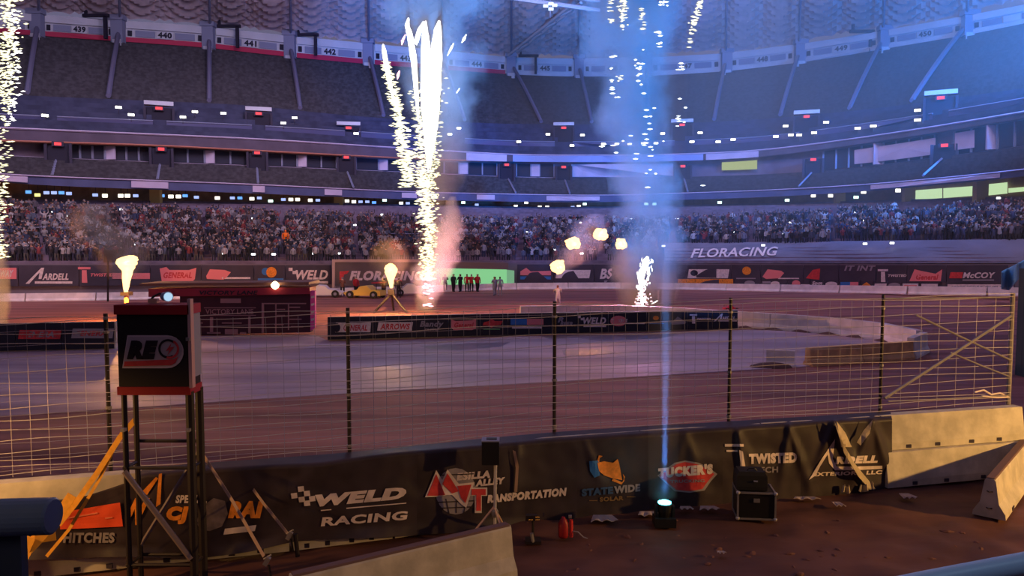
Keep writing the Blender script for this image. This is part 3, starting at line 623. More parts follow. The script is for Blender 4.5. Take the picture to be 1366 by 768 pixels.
def twisted(x, y, s, m=None):
    m = m or m_print
    return [('p', rect(x, y, x + 16 * s, y + 3 * s), m), ('p', [(x + 5 * s, y + 4 * s), (x + 11 * s, y + 4 * s), (x + 12 * s, y + 20 * s), (x + 5 * s, y + 20 * s)], m), ('t', 'TWISTED', (x + 16 * s, y + 8 * s, x + 45 * s, y + 12 * s), m)]
far_banner(-150, 24, T1, B1, 'dark wall banner with a red sign at the left edge', [('p', rect(-30, 357, 22, 372), m_printp), ('t', 'SPEEDWAY', (-20, 360, 18, 369), m_print)])
far_banner(25, 105, T1, B1, 'dark wall banner with the white A sign left of the flame tower', ardell(34, 357, 1.25))
far_banner(106, 200, T1, B1, 'dark wall banner behind the tall left flame', twisted(104, 356, 1.05, m_printp) + [('p', rect(150, 364, 200, 372), m_printp)])
far_banner(201, 268, T1, B1, 'wall banner with a large red racing sign', [('p', [(213, 358), (222, 356), (226, 360), (252, 360), (262, 357), (260, 372), (256, 376), (216, 376)], m_printp), ('t', 'GENERAL', (218, 363, 256, 371), m_printr)])
far_banner(269, 338, T1, B1, 'wall banner with red emblem and white underline', [('p', [(275, 368), (280, 359), (300, 360), (308, 363), (302, 370), (298, 373), (276, 372)], m_printp), ('p', rect(296, 369.5, 334, 372), m_print)])
far_banner(339, 380, T1, B1, 'wall banner with small blue and orange map emblem', [('p', oval(354, 362, 5, 5), m_printb), ('p', oval(362, 363, 7, 7), m_printo, 0, 0, 'up'), ('p', rect(344, 371, 378, 374), m_printb)])
far_banner(381, 442, T1, B1, 'wall banner reading WELD in white beside the billboard', weld(385, 357, 1.05))
fb = lambda d: (lambda px, py: at(px, py, Yw(px) - 1.6 - d))
bb = far_banner(446, 576, lambda p: 349, lambda p: 381, 'large dark billboard reading FLORACING behind the small flame', [('p', [(453, 362), (466, 361), (463, 365), (459, 366), (457, 377), (453, 377)], m_printr), ('t', 'FLORACING', (466, 361, 566, 374), m_print, .05)], name='billboard', depth=fb, m=mat('billboard_face', lin((104, 90, 90)), .7, .1, .5))
fr = MB()
for a, b, c, d in ((443, 346, 580, 349.5), (443, 346, 446.5, 384), (576, 346, 580, 384)): fr.slab([fb(.2)(a, b), fb(.2)(c, b), fb(.2)(c, d), fb(.2)(a, d)], (0, .5, 0))
fr.build('frame', mat('billboard_frame', lin((190, 160, 150)), .7), bb)
# green screen
gsn = empty('green_screen_stage', fb(0)(630, 383), 'long low stage front glowing pale green behind the standing crew', 'stage')
MB().slab([fb(0)(580, 357.5), fb(0)(676, 359.5), fb(0)(676, 380.5), fb(0)(580, 381.5)], (0, .3, 0)).build('green_panel', glow('green_glow', (.36, .95, .42), .62), gsn)
MB().slab([fb(0)(676, 360), fb(0)(686, 361), fb(0)(686, 379), fb(0)(676, 380.5)], (0, .4, 0)).build('green_end_panel', glow('green_glow_soft', (.4, .9, .5), .4), gsn)
for x in (600, 622, 645, 662): MB().slab([fb(.05)(x, 358), fb(.05)(x + 1.2, 358), fb(.05)(x + 1.2, 381), fb(.05)(x, 381)], (0, .05, 0)).build('panel_joint', mat('green_joint', lin((110, 170, 120)), .7), gsn)
MB().slab([fb(.3)(577, 348.5), fb(.3)(678, 350.5), fb(.3)(678, 359), fb(.3)(577, 357)], (0, 2.5, 0)).build('roof_edge', mat('stage_roof', lin((120, 100, 100)), .8), gsn)
far_banner(690, 738, T1, B1, 'blue white striped wall banner right of the green screen', [('p', [(694, 362), (702, 357), (708, 362), (735, 361), (735, 367), (694, 367)], m_printp), ('p', rect(694, 368.5, 735, 372.5), m_printb), ('p', rect(700, 373.5, 728, 375), m_print)])
far_banner(739, 792, T1, B1, 'wall banner with pale parallelogram sign under the lowest fireball', [('p', rect(741, 360, 786, 371, 2), m_print), ('t', 'RACING', (744, 362, 770, 369), m_printp), ('t', 'OIL', (772, 362, 784, 369), m_printb)])
far_banner(793, 900, T1, B1, 'wall banner behind the bright low fountain', [('t', 'BS', (800, 358, 818, 372), m_print), ('p', rect(806, 374, 830, 377), m_printg)])
Bm = lambda p: wbot(p) - 9
far_banner(901, 975, T1, Bm, 'wall banner with white parallelogram sign right of the fountain', [('p', rect(917, 359, 971, 371, 2), m_print), ('t', 'General', (930, 361, 968, 369), m_printg), ('p', oval(926, 364, 5, 4), m_ink, 0, 0, 'up')])
far_banner(976, 1014, T1, Bm, 'dim wall banner with small orange and blue emblem', [('p', oval(996, 361, 6, 5.5), m_printo), ('p', rect(982, 370.5, 1008, 372), m_printg)])
far_banner(1015, 1071, T1, Bm, 'wall banner with pinkish shield and thin underline', [('p', [(1017, 369), (1024, 359), (1042, 361), (1046, 364), (1040, 371), (1022, 372)], m_printp), ('p', rect(1038, 370.5, 1066, 372), m_print)])
far_banner(1072, 1118, T1, Bm, 'wall banner with red flame shaped emblem', [('p', [(1075, 371), (1084, 360), (1094, 358), (1093, 373)], m_printr)])
far_banner(1119, 1168, T1, Bm, 'wall banner with pale block letters hanging along its top', [('t', 'IT INT', (1126, 354, 1168, 361), m_printg)])
far_banner(1169, 1209, T1, Bm, 'wall banner with white T emblem on the far right turn', twisted(1171, 359, .85))
far_banner(1210, 1262, T1, Bm, 'wall banner with winged red sign on the far right turn', [('p', [(1213, 375), (1220, 359), (1228, 361), (1248, 365), (1257, 359), (1255, 375)], m_printp), ('t', 'General', (1222, 366, 1252, 373), m_printr)])
far_banner(1263, 1345, T1, Bm, 'wall banner reading McCOY at the right end', [('p', rect(1266, 363, 1283, 371, 2), m_printr), ('t', 'McCOY', (1284, 363, 1328, 371), m_print), ('p', rect(1284, 372.5, 1326, 374.5), m_printg)])
low = [(903, 979, 'strip banner with brownish lettering low on the wall', [('p', rect(904, 372, 978, 379), m_printo), ('t', 'SPEED SPORT', (906, 373, 976, 378), m_ink)]),
       (980, 1015, 'low strip banner with small round pale mark', [('p', oval(1000, 377.5, 7, 3.5), m_printg)]), (1016, 1050, 'low strip banner with two tiny pale marks', [('p', rect(1017, 375, 1028, 378), m_printg), ('p', oval(1034, 378, 6, 3), m_print)]),
       (1051, 1080, 'low strip banner with pink disc', [('p', oval(1062, 378, 5.5, 4.5), m_printp), ('p', rect(1068, 379, 1080, 380.5), m_print)]), (1081, 1098, 'low strip banner with white script left of the blue red flag mark', [('t', 'Spm', (1083, 375, 1097, 381), m_print)]), (1099, 1119, 'low strip banner with cloud shaped mark', [('p', oval(1109, 379, 8, 3.5), m_print)]),
       (1120, 1147, 'low strip banner in blue and red', [('p', rect(1121, 376, 1134, 382), m_printb), ('p', rect(1134, 376, 1145, 382), m_printp)]), (1148, 1164, 'low strip banner with small orange peak', [('p', [(1149, 381), (1156, 376), (1162, 381)], m_printo)]), (1165, 1183, 'low strip banner with pale winged mark', [('p', rect(1166, 378, 1182, 383, 1), m_print)]), (1184, 1202, 'low strip banner with pale cloud mark', [('p', oval(1193, 380.5, 8, 3.5), m_printg)]),
       (1203, 1227, 'low strip banner with wide white plate', [('p', rect(1204, 378, 1225, 384), m_print), ('p', rect(1206, 380, 1223, 382), m_printp, 0, 0, 'up')]), (1228, 1253, 'plain white low strip banner', [('p', rect(1229, 378.5, 1251, 384), m_print)]), (1262, 1354, 'long white strip banner with grey lettering under McCOY', [('p', rect(1264, 379, 1352, 388), m_print), ('t', 'SPEEDSPORT OUTLAWS', (1268, 381, 1349, 386), m_printg)])]
for a, b, lab, mk in low: far_banner(a, b, lambda p: wbot(p) - 9, lambda p: wbot(p) + .5, lab, mk)
# tarp over the covered rows on the right
_tt = {k: terr_t(886 + 6 * k, 328 - k * .05) for k in range(0, 102)}
def tz(u, v):
    px = 886 + 600 * u; k = min(100, int(u * 100)); tt = _tt[k] + (_tt[k + 1] - _tt[k]) * (u * 100 - k)
    return terr(px, tt * v) + Vector((0, -.25 + .25 * math.sin(u * 40 + v * 3) * v, .12 + .25 * v + .35 * math.sin(u * 23 + v * 5) * v * (1 - v)))
tp = MB().grid(tz, 90, 14).build('seat_tarp', mat('grey_tarp', lin((118, 112, 128)), .7, .2, .25), smooth=True); tag(tp, 'pale tarp stretched over the lower rows on the right', 'tarp')
def tarpf(px, py):
    u = (px - 886) / 600; best = min((abs(proj_y(tz(u, v / 60)) - py), v / 60) for v in range(61)); return tz(u, best[1]) + Vector((0, -.15, .12))
vs_, fs_ = text2d('FLORACING', .02, .3, 14); mb = MB(); mb.add([tarpf(920 + u * 116, 345 - 12 * v - 3 * u) for u, v in vs_], fs_); mb.build('lettering', m_print, tp, recalc=False)
# far track barrier: separate concrete blocks along the curve
prof = lambda h, wb=.6, wt=.2: [(-wb / 2, 0), (wb / 2, 0), (wb / 2, h * .12), (wb * .3, h * .35), (wt / 2, h), (-wt / 2, h), (-wb * .3, h * .35), (-wb / 2, h * .12)]
def blocks(pts, length, gap, h, m, name, labf, group, wb=.6, wt=.2, z0=None):
    seg = [0.0]
    for i in range(1, len(pts)): seg.append(seg[-1] + (pts[i] - pts[i - 1]).length)
    def pos(s):
        for i in range(1, len(pts)):
            if s <= seg[i] or i == len(pts) - 1: return pts[i - 1].lerp(pts[i], (s - seg[i - 1]) / (seg[i] - seg[i - 1]))
    s = 0; out = []; k = 0
    while s + length * .5 < seg[-1]:
        a, b = pos(s), pos(min(s + length - gap, seg[-1])); o = MB().prism(prof(h, wb, wt), a, b).build(name, m); lab = labf(k); tag(o, lab[0] if isinstance(lab, tuple) else lab, 'barrier', (lab[1] if isinstance(lab, tuple) else group)); out.append(o); s += length; k += 1
    return out
bl = [at(px, base_py(px), Y0(px)) for px in range(-60, 1440, 10)]
blocks(bl, 6.0, .1, .72, m_concw, 'track_barrier', lambda k: 'low white concrete block of the outer track barrier on the far side', 'outer track barrier blocks')
# ------------------------------------------------------------------ infield objects
# curved infield barrier
base_in = [(694, 427), (770, 425.5), (850, 426), (930, 431), (985, 436), (1050, 440), (1110, 445.5), (1160, 451), (1200, 458.5), (1226, 466), (1236, 471)]
cv = [gr(a, b) for a, b in base_in]
blocks(cv, 3.6, .05, 1.0, m_concw, 'infield_barrier', lambda k: 'white concrete block of the curved infield barrier, far run', 'far run of the curved infield barrier', .6, .35)
b1 = [gr(1236, 474), gr(1226, 477)]
tag(MB().prism(prof(1.0, .6, .3), gr(1232, 469), gr(1214, 478)).build('infield_barrier', m_concw), 'short turned concrete block closing the tip of the infield barrier', 'barrier')
nr = [gr(1214, 478), gr(1140, 483), gr(1064, 489)]
blocks(nr, 3.1, .05, .82, mat('tan_lit_concrete', lin((214, 164, 124)), .85, .15, 2), 'infield_barrier', lambda k: 'tan lit concrete block in the near run of infield barrier, ' + ['beside the barrier tip', 'at its free end', 'last short one', 'x'][k], None, .6, .3)  # warm light on the near run put into the concrete colour
cb = empty('loose_barrier_end', gr(1040, 488), 'half buried rounded pale concrete piece at the free end of the infield barrier', 'barrier')
MB().prism(prof(.72, .7, .25), gr(1060, 489), gr(1022, 487)).build('concrete_body', m_concw, cb)
MB().lathe(gr(1028, 490), [(1.1, -.1), (.9, .10), (.5, .2), (.1, .24)], 14, 1, .4).build('dirt_heap', mat('dark_clay', lin((110, 84, 84)), .9), cb, smooth=True)
mb = MB().tube([gr(px, float(np.interp(px, [p[0] for p in base_in], [p[1] for p in base_in])) + 1.6) + Vector((0, 0, -.12)) for px in range(985, 1216, 10)], [.22 + .1 * math.sin(k * 1.7) for k in range(24)], 8)
o = mb.build('dirt_berm', MATS['dark_clay'], smooth=True); tag(o, 'low dark berm of loose dirt along the foot of the curved barrier', 'dirt', kind='stuff')
# sponsor wall (black banners over barrier) in the infield
def sponsor_wall(a, b, rt, rb, name, label):
    Yl = lambda px: gr(px, rb(px)).y
    e = empty(name, gr((a + b) / 2, rb((a + b) / 2)), label, 'wall')
    n = 12; mb = MB()
    for i in range(n):
        x0, x1 = a + (b - a) * i / n, a + (b - a) * (i + 1) / n; p0, p1 = gr(x0, rb(x0)) + Vector((0, .35, 0)), gr(x1, rb(x1)) + Vector((0, .35, 0))
        h = at(x0, rt(x0), Yl(x0)).z; MB().prism(prof(h - .02, .62, .3), p0, p1).build('concrete_block', m_conc, e)
    return e, (lambda d=0.0: (lambda px, py: at(px, py, Yl(px) - d)))
rt1, rb1 = curve([(436, 423), (560, 420.5), (740, 417), (985, 414)]), curve([(436, 454.5), (560, 451.5), (740, 446), (985, 439)])
sw, sf = sponsor_wall(437, 984, rt1, rb1, 'infield_wall', 'low infield wall of concrete blocks behind the black sponsor banners')
def inf_banner(a, b, lab, marks, m=None): return far_banner(a, b, rt1, lambda p: rb1(p) - 1.5, lab, marks, m or mat('infield_black_vinyl', lin((40, 38, 52)), .6), .1, 'infield_banner', sf)
inf_banner(437, 500, 'infield banner with a rounded white plate behind the second fence post', [('p', rect(447, 430, 494, 443, 1) + [], m_print), ('p', oval(449, 437, 5, 6), m_ink, 0, 0, 'up'), ('t', 'GENERAL', (458, 433, 490, 441), m_printr)])
inf_banner(501, 555, 'infield banner with a red lettered white parallelogram', [('p', rect(503, 429.5, 549, 441, 2), m_print), ('t', 'ARROWS', (507, 431.5, 547, 439.5), m_printr)])
inf_banner(556, 598, 'infield banner with grey script lettering', [('t', 'Bandy', (560, 428, 592, 438), m_printg), ('t', 'racing', (566, 437, 586, 442), m_printg)])
inf_banner(599, 640, 'infield banner with a winged red sign', [('p', [(602, 426), (608, 428), (630, 427), (635, 425.5), (635, 438), (630, 440), (605, 440), (602, 437)], m_printp), ('t', 'General', (606, 430, 632, 437), m_printr)])
inf_banner(641, 677, 'infield banner with a small red cross shaped emblem and green line', [('p', [(645, 430), (652, 428), (656, 425), (660, 428), (671, 428), (668, 433), (660, 434), (656, 437), (650, 434), (644, 434)], m_printr), ('p', rect(645, 438.5, 667, 439.5), mat('green_print', lin((120, 190, 120)), .6))])
inf_banner(678, 736, 'infield banner with a blue and red plate', [('p', rect(681, 425, 703, 433), m_printb), ('p', rect(703, 425, 725, 433), m_printp), ('p', rect(683, 435.5, 723, 438), m_print)])
inf_banner(737, 770, 'infield banner with faint grey letters right of the middle post', [('t', 'R', (744, 423, 752, 430), m_printg), ('t', 'BEER', (747, 429, 764, 435), m_printg)])
inf_banner(771, 811, 'infield banner reading WELD in small white letters', weld(771, 421, .75))
inf_banner(812, 862, 'infield banner with a round pinkish badge', [('p', oval(825, 428, 11, 7), m_printp), ('t', "TUCKER'S", (815, 425, 837, 430), m_print, .05), ('p', rect(836, 430.5, 860, 432), m_print)])
inf_banner(863, 892, 'infield banner in the blue beam with tiny orange mark', [('p', oval(875, 424, 4, 3), m_printo), ('p', rect(866, 431, 886, 432), m_printb)])
inf_banner(893, 917, 'infield banner with a small grey car silhouette', [('p', [(895, 430), (900, 426), (904, 422), (910, 426), (915, 429), (914, 432), (896, 433)], m_printg)])
inf_banner(918, 950, 'infield banner with a small white T emblem', twisted(920, 419, .62))
inf_banner(951, 984, 'infield banner with the white A sign at its right end', ardell(952, 418, .62))
# left piece
rt2, rb2 = curve([(-60, 433), (152, 429)]), curve([(-60, 471), (152, 466)])
s2, sf2 = sponsor_wall(-60, 152, rt2, rb2, 'infield_wall', 'low infield wall section behind the left fence bay')
for a, b, lab, mk in ((-60, 20, 'black infield banner at the left edge', []), (21, 82, 'black infield banner with dull red plate left of the flame tower', [('p', rect(24, 440, 80, 452, 2), m_printr), ('t', 'GENERAL', (28, 442, 78, 450), m_printg)]), (83, 152, 'black infield banner with grey and red plate beside the flame tower', [('p', rect(95, 438, 150, 451, 2), m_printg), ('t', 'GENERAL', (98, 441, 148, 448), m_printr)])):
    far_banner(a, b, rt2, lambda p: rb2(p) - 1.5, lab, mk, MATS['infield_black_vinyl'], .1, 'infield_banner', sf2)
# victory lane backdrop
vl = empty('victory_lane_board', gr(320, 447), 'dark red sponsor backdrop headed VICTORY LANE in the infield', 'backdrop')
Yv = gr(320, 447).y; vf = lambda d=0.0: (lambda px, py: at(px, py, Yv - d))
m_vred = mat('maroon_vinyl', lin((150, 44, 66)), .6, .12, .8); m_vdk = mat('dark_maroon_vinyl', lin((72, 36, 50)), .7, .1, 1)
MB().slab([vf()(240, 392), vf()(414, 392), vf()(414, 443), vf()(240, 447)], (0, .5, 0)).build('backdrop_cloth', m_vdk, vl)
hd = MB().slab([vf(.2)(198, 385), vf(.2)(413, 383.5), vf(.2)(413, 392), vf(.2)(198, 396)], (0, 1.5, 0)).build('header', m_vred, vl)
letters(MB(), 'VICTORY LANE', vf(.25), (266, 387.5, 344, 393), .03, .2).build('lettering', m_ink, hd, recalc=False)
MB().slab([vf(.1)(186, 378), vf(.1)(412, 376), vf(.1)(412, 380), vf(.1)(186, 381)], (0, 2.5, 0)).build('roof_rail', mat('roof_rail_brown', lin((130, 90, 84)), .7), vl)
for x0, y0, x1, y1 in ((294, 398, 321, 404), (272, 410, 341, 411), (272, 420, 341, 421), (280, 423, 284, 444), (296, 430, 322, 431.5), (300, 439, 317, 446), (331, 422, 334, 444), (334, 434, 352, 435.5), (349, 404, 352, 444), (352, 404, 408, 405.5), (368, 412, 380, 413), (384, 409, 400, 410.5), (367, 420, 380, 421.5), (385, 425, 402, 426.5), (366, 432, 378, 433.5), (388, 435, 404, 436.5), (258, 412, 264, 424), (262, 430, 270, 431.5), (276, 443, 294, 445), (320, 443, 328, 445), (367, 404, 368.5, 444), (384, 404, 385.5, 440)):
    MB().slab([vf(.06)(x0, y0), vf(.06)(x1, y0), vf(.06)(x1, y1), vf(.06)(x0, y1)], (0, .05, 0)).build('sponsor_strip', mat('dull_pink_print', lin((168, 120, 130)), .7), vl)
letters(MB(), 'VICTORY LANE', vf(.06), (274, 412, 338, 419), .02).build('sponsor_lettering', MATS['dull_pink_print'], vl, recalc=False)
pk = MB().slab([vf(.1)(414, 388), vf(.1)(420, 388), vf(.1)(420, 437), vf(.1)(414, 441)], (0, .3, 0)).build('pink_lit_side', mat('pink_lit_vinyl', lin((235, 90, 170)), .5), vl)  # pink light on the board's side put into this colour
for y in (395, 405, 415, 425): MB().slab([vf(.14)(415, y), vf(.14)(419, y - 1), vf(.14)(419, y + 2), vf(.14)(415, y + 3)], (0, .05, 0)).build('side_mark', m_print, pk)
p = vf(.3)(367, 381); tag(MB().lathe(p, [(.02, -.22), (.2, -.1), (.26, .05), (.12, .22), (.01, .27)], 10).build('spark_flame', glow('yellow_spark', (1, .75, .35), 7)), 'small round yellow flame on top of the VICTORY LANE board', 'flame')
# crew and people in front of the green screen
m_jack = {c: mat('jacket_' + c, lin(v), .8) for c, v in {'black': (34, 30, 38), 'red': (170, 40, 50), 'grey': (130, 130, 150), 'brown': (110, 70, 60), 'blue': (60, 70, 120)}.items()}
PM = {c: [human('person_' + c + str(k), *POSES[k], 'stand', .06, [m_jack['black'] if c != 'grey' else m_jack['grey'], m_jack[c], m_skin, m_hair]) for k in (0, 3)] for c in m_jack}
crew = [(584, 'red', 391, 'crew member in red at the left end of the green screen'), (594, 'black', 391, 'crew member in black second from the left before the green screen'), (605, 'black', 391, 'black clad crew member before the green screen, left of its middle'), (614, 'black', 391, 'black clad crew member close to the middle of the green screen'), (623, 'red', 391, 'crew member in red at the middle of the green screen'), (629, 'red', 391, 'second crew member in red shoulder to shoulder at the middle'), (637, 'red', 391, 'crew member in red, last of the close group on the right'), (660, 'grey', 396, 'person in grey walking, nearer one of two by the green screen end'), (667, 'grey', 396, 'person in grey overalls, right one of two by the green screen end'),
        (457, 'brown', 397, 'person in brown below the F of the billboard'), (475, 'red', 396, 'person in red below the billboard left of the small flame'), (512, 'brown', 399, 'technician standing left of the small flame stand'), (532, 'black', 399, 'technician standing right of the small flame stand'), (744, 'grey', 413, 'person in grey on the track behind the middle fence post')]
for i, (px, c, py, lab) in enumerate(crew):
    g = gr(px, py - 2); o = bpy.data.objects.new('crew_member', PM[c][i % 2]); C.objects.link(o); o.location = g; o.rotation_euler = (0, 0, facing(g) + [0, PI, .5, -2.6][i % 4]); o.scale = (1.15, 1.15, 1.1)
    tag(o, lab, 'person')
# parked vehicles / low carts on the far track
def race_car(px, py, col, lab, s=1.0, rz=0.1):
    g = gr(px, py); e = empty('race_car', g, lab, 'car', None, 'local'); e.rotation_euler = (0, 0, rz)
    body = [(-1.9, .25), (1.7, .25), (1.95, .5), (1.2, .72), (.55, .8), (.2, 1.15), (-.5, 1.2), (-.9, .85), (-1.9, .75)]
    e.scale = (s, s, s); MB().slab([(x, -.75, z) for x, z in body], (0, 1.5, 0)).build('body', mat('car_' + lab[:9].replace(' ', '_'), lin(col), .4), e)
    for x in (-1.25, 1.2):
        for y in (-.8, .8):
            w_ = MB().tube([(x, y - .12, .36), (x, y + .12, .36)], .36, 12).build('wheel', m_blk, e); MB().tube([(x, y - .14, .36), (x, y + .14, .36)], .16, 8).build('hub', m_fgrey, w_)
    MB().box((-1.5, 0, 1.5), (.9, 1.7, .08)).build('top_wing', m_jack['red'], e); MB().box((-1.5, .7, 1.15), (.06, .06, .7)).build('wing_strut', m_fdark, e); MB().box((-1.5, -.7, 1.15), (.06, .06, .7)).build('wing_strut', m_fdark, e)
race_car(432, 396, (215, 205, 215), 'white low race car parked at the left end of the billboard'); race_car(487, 397, (230, 190, 90), 'yellow low race car parked below the billboard', 1, 2.9); race_car(550, 394, (220, 210, 200), 'pale race car parked below the billboard beside the smoke', 1, .2)
race_car(975, 414, (190, 50, 60), 'small red race car behind the right end of the sponsor wall', .32)
# speaker on post over the far wall
sp = empty('post_speaker', at(144, 352, 66), 'dark box with wing shaped arms on a post above the far banners', 'loudspeaker')
MB().tube([at(144, 348, 66), at(144, 402, 66)], .08, 6).build('post', m_dmetal, sp); MB().slab([at(138, 333, 66), at(150, 333, 66), at(150, 350, 66), at(138, 350, 66)], (0, .7, 0)).build('cabinet', mat('speaker_brown', lin((70, 46, 40)), .7), sp)
for a, b in ((144, 126), (144, 162)): MB().tube([at(a, 331, 66), at((a + b) / 2, 326, 66), at(b, 327, 66)], .06, 5).build('arm', m_dmetal, sp)
# right edge: dark curtain block and blue tarp corner
rb_ = empty('side_curtain', gr(1362, 520), 'tall dark green curtain block at the right edge past the fence', 'curtain')
mb = MB(); cbase = [gr(1356, 500), gr(1368, 503), gr(1392, 498), gr(1440, 490)]
def cf(u, v):
    k = u * 3; i = min(2, int(k)); p = cbase[i].lerp(cbase[i + 1], k - i); return p + Vector((0, .15 * math.sin(u * 40), v * 4.6 - .1))
MB().grid(cf, 40, 6).build('cloth', mat('green_curtain', lin((60, 74, 84)), .8), rb_, thick=.05)
bt = MB().grid(lambda u, v: at(1336 + 34 * u, (362 - 17 * u) + (8 + 22 * (1 - abs(u - .3))) * v, 60 + 1.5 * math.sin(u * 7) + v), 10, 8).build('blue_tarp', mat('light_blue_tarp', lin((120, 190, 240)), .5), thick=.05, smooth=True); tag(bt, 'light blue tarp corner draped at the right edge above the wall', 'tarp')

# ------------------------------------------------------------------ near wall, fence
Yl = curve([(0, 12.9), (140, 13.35), (466, 14.43), (740, 16.07), (971, 16.97), (1174, 17.9), (1347, 18.86), (1366, 18.95)], 60)
WT = 1.62
def wl(px, z=0.0):
    Y = Yl(px); return Vector(((px - 683) / F * Y * (1 + 0.0) * math.cos(PIT) * 1.0, Y, z)) if False else Vector((at(px, 600, Y).x, Y, z))
nb = [(-170, -30), (-30, 190), (190, 385), (385, 520), (520, 690), (690, 850), (850, 1010), (1010, 1168), (1168, 1356)]
names = ['under the left end of the fence, outside the frame', 'lit orange above the red HITCHES banner', 'behind the orange lettered banner', 'behind the WELD banner', 'behind the WELD and mountain emblem banners', 'behind the STATEWIDE banner', "behind the TUCKER'S banner", 'behind the TWISTED TECH banner', 'fully exposed and lit yellow at the right end']
for i, (a, b) in enumerate(nb):
    p0, p1 = wl(a + 1), wl(b - 1)
    for lv in (0, 1):
        h = .8; wb, wt = (.62, .42) if lv == 0 else (.46, .26); z = lv * .815
        pr = [(-wb / 2, .0), (wb / 2, .0), (wb / 2, h * .2), (wt / 2, h), (-wt / 2, h), (-wb / 2, h * .2)]
        a0 = p0 + Vector((0, 0, z)); a1 = p1 + Vector((0, 0, z))
        if lv == 0 and i == 8: a1 = a1 + (a1 - a0).normalized() * .35 + Vector((0, -.12, 0)); a0 = a0 + Vector((0, -.15, 0))
        e = empty('concrete_barrier', (a0 + a1) / 2, ('upper' if lv else 'lower') + ' concrete barrier block ' + names[i], 'barrier')
        MB().prism(pr, a0, a1).build('concrete_body', m_conc, e)
        for q in (.18, .38, .62, .82):                                                     # lifting slots in the foot
            c = a0.lerp(a1, q) + Vector((0, -wb / 2 + .01, .07)); MB().box(c, (.16, .06, .08)).build('lifting_slot', m_fdark, e)
# fence
fe = empty('catch_fence', wl(740, WT), 'tall wire catch fence with steel posts and cables above the near wall', 'fence')
FT = 4.42
posts = [(-120, 'y'), (138, 'd'), (463, 'd'), (740, 'd'), (975, 'w'), (1178, 'w'), (1350, 'w')]
for px, c in posts:
    base = wl(px, WT - .75); base.y += .22; x0 = base.x; ft = FT - (.0 if px < 1200 else .02)
    MB().tube([(x0, base.y, base.z), (x0, base.y, ft)], .038 if px != 1350 else .055, 8).build('post', m_metal if px > 1200 else m_dmetal, fe)
    for z in (WT + .1, WT + 1.1, ft - .35): MB().tube([(x0, base.y, z), (x0, base.y, z + .05)], .056, 8).build('clamp', m_metal, fe)
zs = [1.70, 1.82, 1.96, 2.10, 2.28, 2.46, 2.66, 2.86, 3.06, 3.28, 3.5, 3.72, 3.94, 4.14, 4.32, 4.38]
for k, z in enumerate(zs):
    q = []
    for px in range(-150, 1352, 25):
        b = wl(px); t_ = 0; q.append(Vector((b.x, b.y + .16, z + .03 * math.sin(px * .02 + k * 1.7) - .02)))
    MB().tube(q, .0062, 4).build('cable', m_cable, fe)
pb = [p[0] for p in posts]
for i in range(len(pb) - 1):
    a, b = pb[i], pb[i + 1]; p0, p1 = wl(a), wl(b); L = (p1 - p0).length; n = int(L / .27); mb = MB(); last = i >= 5
    if i == 5: n = int(L / .5)
    for k in range(1, n):
        t_ = k / n; p = p0.lerp(p1, t_); x_ = wl(a + (b - a) * t_); mb.tube([(x_.x + .01 * random.uniform(-1, 1), x_.y + .14, WT + .02), (x_.x + .02 * random.uniform(-1, 1), x_.y + .14, 3.0), (x_.x, x_.y + .14, FT - .12)], .0042, 3, False)
    if not last:
        for z in np.arange(1.75, 4.3, .24): mb.tube([Vector((wl(a + (b - a) * t).x, wl(a + (b - a) * t).y + .13, z + .01 * math.sin(t * 9 + z * 5))) for t in np.linspace(0.01, .99, 7)], .0038, 3, False)
    o = mb.build('wire_mesh', mat('galvanised_wire', lin((172, 160, 170)), .5, metal=.2), fe); o['kind'] = 'stuff'
# braces in the right bay
def fpt(px, py): return at(px, py, Yl(px) + .1)
for a, b, r in (((1349, 421), (1180, 531), .035), ((1222, 420), (1350, 481), .022), ((1268, 470), (1349, 503), .018), ((1180, 398), (1346, 396), .02), ((1185, 535), (1346, 527), .014)):
    MB().tube([fpt(*a), fpt((a[0] + b[0]) / 2, (a[1] + b[1]) / 2 + .6), fpt(*b)], r, 6).build('brace', m_metal, fe)
tag(MB().tube([fpt(1300, 523), fpt(1312, 520), fpt(1322, 526), fpt(1334, 524), fpt(1346, 529), fpt(1330, 530), fpt(1310, 528)], .022, 5).build('rope_bundle', m_print), 'bundle of white rope knotted low on the last fence bay', 'rope')
# tie down straps from posts to ground, with ratchets
def strap(pts, wdt, m, name, lab, ratchet=None, Ys=None):
    P = [at(a, b, y) for a, b, y in pts]; e = empty(name, P[-1], lab, 'strap')
    mb = MB(); n = len(P); vs = []
    for i, p in enumerate(P):
        t = (P[min(i + 1, n - 1)] - P[max(0, i - 1)]).normalized(); sd = t.cross(Vector((0, 1, 0))).normalized() * wdt / 2
        vs += [p - sd, p + sd, p + sd + Vector((0, .008, 0)), p - sd + Vector((0, .008, 0))]
    fs = []
    for i in range(n - 1):
        for k in range(4): fs.append((i * 4 + k, i * 4 + (k + 1) % 4, i * 4 + 4 + (k + 1) % 4, i * 4 + 4 + k))
    mb.add(vs, fs + [(0, 1, 2, 3), tuple(4 * (n - 1) + k for k in range(4))]).build('webbing', m, e)
    if ratchet:
        c = at(*ratchet); MB().box(c, (.07, .07, .14), M=Matrix.Rotation(.5, 3, 'Y')).build('ratchet', m_metal, e); MB().tube([c + Vector((-.05, 0, .03)), c + Vector((.07, 0, .1))], .014, 6).build('ratchet_handle', m_metal, e); MB().tube([c + Vector((.03, 0, -.06)), c + Vector((.06, 0, -.28))], .018, 6).build('hook', m_dmetal, e)
m_web = mat('tan_webbing', lin((170, 140, 126)), .8)
strap([(270, 605, 13.4), (310, 668, 12.7), (352, 742, 12.0)], .055, m_web, 'tie_down_strap', 'tan tie down strap left of the dark ground stake', (356, 748, 11.95))
